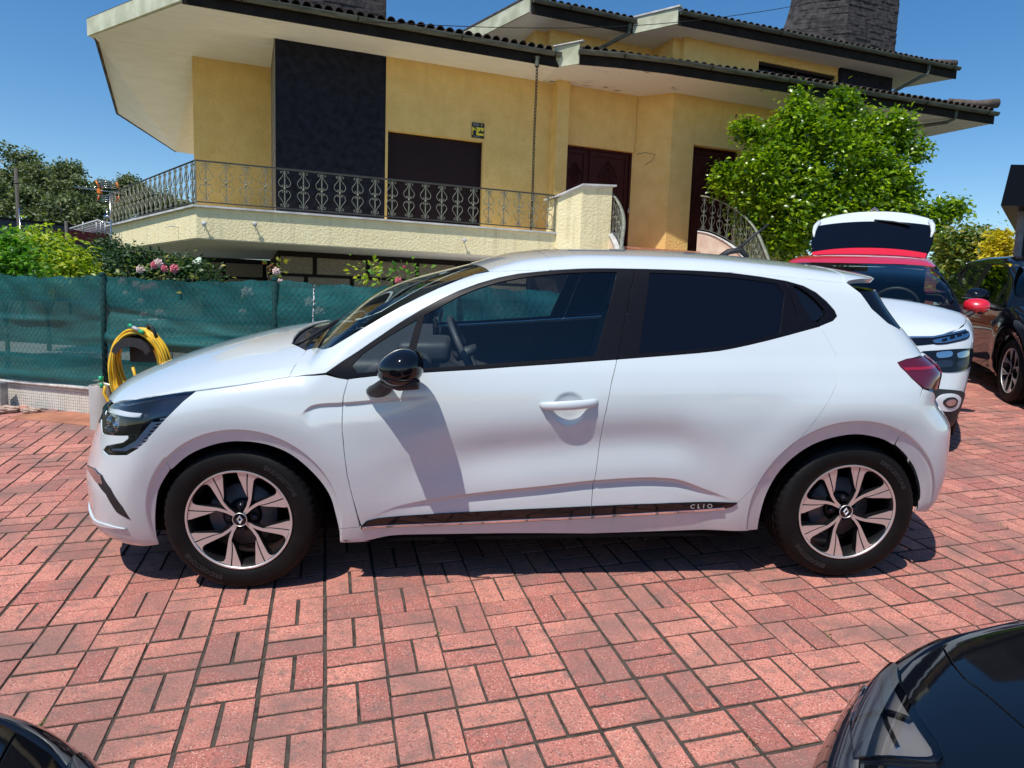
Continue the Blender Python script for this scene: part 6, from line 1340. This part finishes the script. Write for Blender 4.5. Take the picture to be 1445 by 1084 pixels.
# ------------------------------------------------------------------ the other cars
GB = make_body(SHAPE)
def warp_suv(P):
    P = P.copy(); x, y, z = P[:, 0].copy(), P[:, 1].copy(), P[:, 2].copy()
    t = sstep((.35-x)/.5); z = z+t*.085*sstep((z-.40)/.45); z = z-.035*sstep((z-1.05)/.3)
    t2 = sstep((-.05-x)/.4); x = x-.09*t2*(np.abs(y)/.85)**2.6
    return np.stack([x, y, z], 1)
def suv_front(P, body, car):
    top = [(0,.745),(20,.742),(33.5,.730),(39.6,.762),(49.9,.806),(57.1,.833),(65.2,.852),(63.7,.818),(61.0,.755),(57.6,.679),(57.2,.672),(59.0,.624),(61.3,.553),(59.6,.532),(56.9,.443),(55.2,.33),(54.4,.252),(53.3,.178),(40,.185),(25,.195),(12,.20)]
    P('bumper', 'F', sym(top[1:]), M_['white'], car, mirror=False)
    L1 = smooth_poly([(36.5,.752),(44.5,.776),(53.0,.795),(54.3,.785),(52.8,.756),(46,.735),(41,.722),(36.8,.722)], 3)
    P('daytime_lamp', 'F', L1, M_['gloss'], car, off=.004, gap=0, lip=.01); P('daytime_lamp_lens', 'F', inset(np.array(L1)*[.0154, 1], .010)/[.0154, 1], M_['chromein'], car, off=.0055, gap=0, lip=.003)
    for a in (40, 43.5, 47, 50.5): P('lamp_cell', 'F', [(a, .735+.004*(a-40)), (a+2.2, .742+.004*(a-40)), (a+2.4, .757+.004*(a-40)), (a+.3, .75+.004*(a-40))], M_['gloss'], car, off=.008, gap=0, lip=.002, step=.03)
    P('grille_bar', 'F', [(5,.745),(28,.750),(36.8,.755),(36.8,.722),(31,.712),(5,.700)], M_['gloss'], car, off=.003, gap=0, lip=.006)
    P('chrome_strip', 'F', stripe([(5,.752),(28,.757),(37,.762),(45,.783),(53,.802)], .007), M_['chrome'], car, off=.008, gap=0, lip=.003)
    HLp = smooth_poly([(31,.672),(38,.688),(45,.696),(52,.697),(56.5,.685),(57.0,.640),(54,.598),(47,.578),(39.5,.574),(35,.60)], 3)
    P('headlight', 'F', HLp, M_['gloss'], car, off=.004, gap=0, lip=.012)
    for a in (40.5, 49):
        P('lamp_projector', 'F', smooth_poly([(a-2.6,.650),(a+2.6,.658),(a+2.8,.685),(a-2.6,.677)], 3), M_['chromein'], car, off=.006, gap=0, lip=.003, step=.02)
        P('lamp_reflector', 'F', smooth_poly([(a-3,.600),(a+2.5,.606),(a+2.6,.635),(a-3,.632)], 3), M_['lampin'], car, off=.006, gap=0, lip=.003, step=.02)
    P('front_cladding', 'F', smooth_poly([(20,.50),(34,.485),(44,.474),(50,.45),(55,.38),(54,.30),(52,.20),(40,.19),(20,.20)], 4), M_['plastic'], car, off=.008, gap=0, lip=.01)
    P('fog_lamp_surround', 'F', smooth_poly([(36,.40),(38,.448),(43,.455),(47,.42),(46.5,.36),(43,.335),(38,.345)], 4), M_['white'], car, off=.020, gap=0, lip=.012)
    P('fog_lamp', 'F', smooth_poly([(38.6,.398),(40,.43),(43.2,.432),(45,.405),(44,.368),(41,.362)], 4), M_['lampin'], car, off=.024, gap=0, lip=.004)
    P('fog_lamp_lens', 'F', smooth_poly([(39.6,.398),(41,.418),(43.2,.418),(44,.400),(43,.378),(41,.376)], 3), M_['chromein'], car, off=.026, gap=0, lip=.002)
    # raised tailgate
    st = [(2.71, .575, 1.375, 0), (2.76, .58, 1.40, 0), (2.84, .595, 1.455, 1), (2.92, .615, 1.52, 1), (3.02, .635, 1.60, 1), (3.12, .645, 1.68, 1), (3.20, .640, 1.75, 1), (3.26, .615, 1.80, 2), (3.31, .575, 1.85, 2), (3.34, .48, 1.88, 2)]
    def surf(i0, i1, hw=1.0, off=0, lo=-1, hi=1):
        b = MB(); V = []; F = []; n = 20; fi = np.linspace(i0, i1, max(4, int((i1-i0)*3)+1)); idx = np.arange(len(st))
        for q in fi:
            X, Wd, Z = [float(np.interp(q, idx, [s_[k] for s_ in st])) for k in range(3)]
            for k in range(n+1): u = lo+(hi-lo)*k/n; V.append((X-off*.6+.05*u*u*.5, u*Wd*hw, Z+off-.055*abs(u)**2.2))
        m_ = len(fi); b.add(V, [(i*(n+1)+k, i*(n+1)+k+1, (i+1)*(n+1)+k+1, (i+1)*(n+1)+k) for i in range(m_-1) for k in range(n)], True)
        V2 = [(x+.05, y, z-.05) for x, y, z in V]; o = len(V); b.add(V2, [(i*(n+1)+k, (i+1)*(n+1)+k, (i+1)*(n+1)+k+1, i*(n+1)+k+1) for i in range(m_-1) for k in range(n)], True); return b
    tg = bpy.data.objects.new('tailgate', None); COL.objects.link(tg); tg.parent = car
    surf(0, 1.9).build('spoiler', M_['red'], tg); surf(1.9, 6.2, 1, 0).build('rear_window_border', M_['privacy'], tg); surf(2.0, 6.1, .90, .004).build('rear_window', M_['privacy'], tg)
    surf(6.2, 9).build('tailgate_panel', M_['white'], tg)
    for sg in (-1, 1):
        b = MB(); b.tube([(3.06, sg*.615, 1.575), (3.14, sg*.628, 1.64), (3.21, sg*.622, 1.705), (3.27, sg*.59, 1.765)], [.3, .7, 1, .9], 8, flat=(.03, .02, (1, 0, -1))); b.build('tailgate_corner', M_['white'], tg)
    b = MB(); b.tube([(3.23, -.02, 1.775), (3.19, -.22, 1.752), (3.15, -.40, 1.715)], [.9, 1, .5], 8, flat=(.035, .012, (0, 0, 1))); b.build('wiper', M_['plastic'], tg)
    b = MB()
    for dz_ in (0, .022): b.tube([(3.335, .045, 1.885+dz_*.3), (3.350, 0, 1.905+dz_), (3.335, -.045, 1.885+dz_*.3)], .006, 5)
    b.build('chevron_emblem', M_['chrome'], tg)
    b = MB(); b.box((3.1, -.45, 1.60), (3.12, .45, 1.62)); b.build('inner_trim', M_['dark'], tg)
SUVM = LOT @ Matrix.Translation((2.70, 5.62, 0)) @ Matrix.Rotation(rad(60.5), 4, 'Z')
make_car('crossover', SUVM, 'white crossover with red roof and mirrors and its tailgate raised, behind the white hatchback', None, Body(GB, disp_plain, (), warp_suv), M_['white'], M_['red'],
         dict(front='suv', frontfn=suv_front, mirror=M_['red'], pillar=M_['trim'], tailgate=False, step=.028, antenna=False, mirror_y=.955, mirror_s=.86))
def warp_low(s_): return lambda P: P*np.array([1, 1, s_])
make_car('dark_saloon', LOT @ Matrix.Translation((5.57, 6.20, 0)) @ Matrix.Rotation(rad(72), 4, 'Z'), 'glossy black car parked at the right edge beside the red and white crossover', None, Body(GB, disp_plain, (), warp_low(.98)), M_['black'], M_['black'], dict(step=.03))
make_car('dark_hatchback', LOT @ Matrix.Translation((1.097, .2726, 0)) @ Matrix.Rotation(rad(.95), 4, 'Z'), 'glossy black car in the bottom right corner showing its headlight and bonnet', None, Body(GB, disp_plain, (), warp_low(.932)), M_['black'], M_['black'], dict(step=.022, interior=False))
make_car('dark_hatchback', LOT @ Matrix.Translation((-1.016, .029, 0)) @ Matrix.Rotation(rad(180.3), 4, 'Z'), 'glossy black car in the bottom left corner showing only the edge of its bonnet', None, Body(GB, disp_plain, (), warp_low(.932)), M_['black'], M_['black'], dict(step=.022, interior=False))
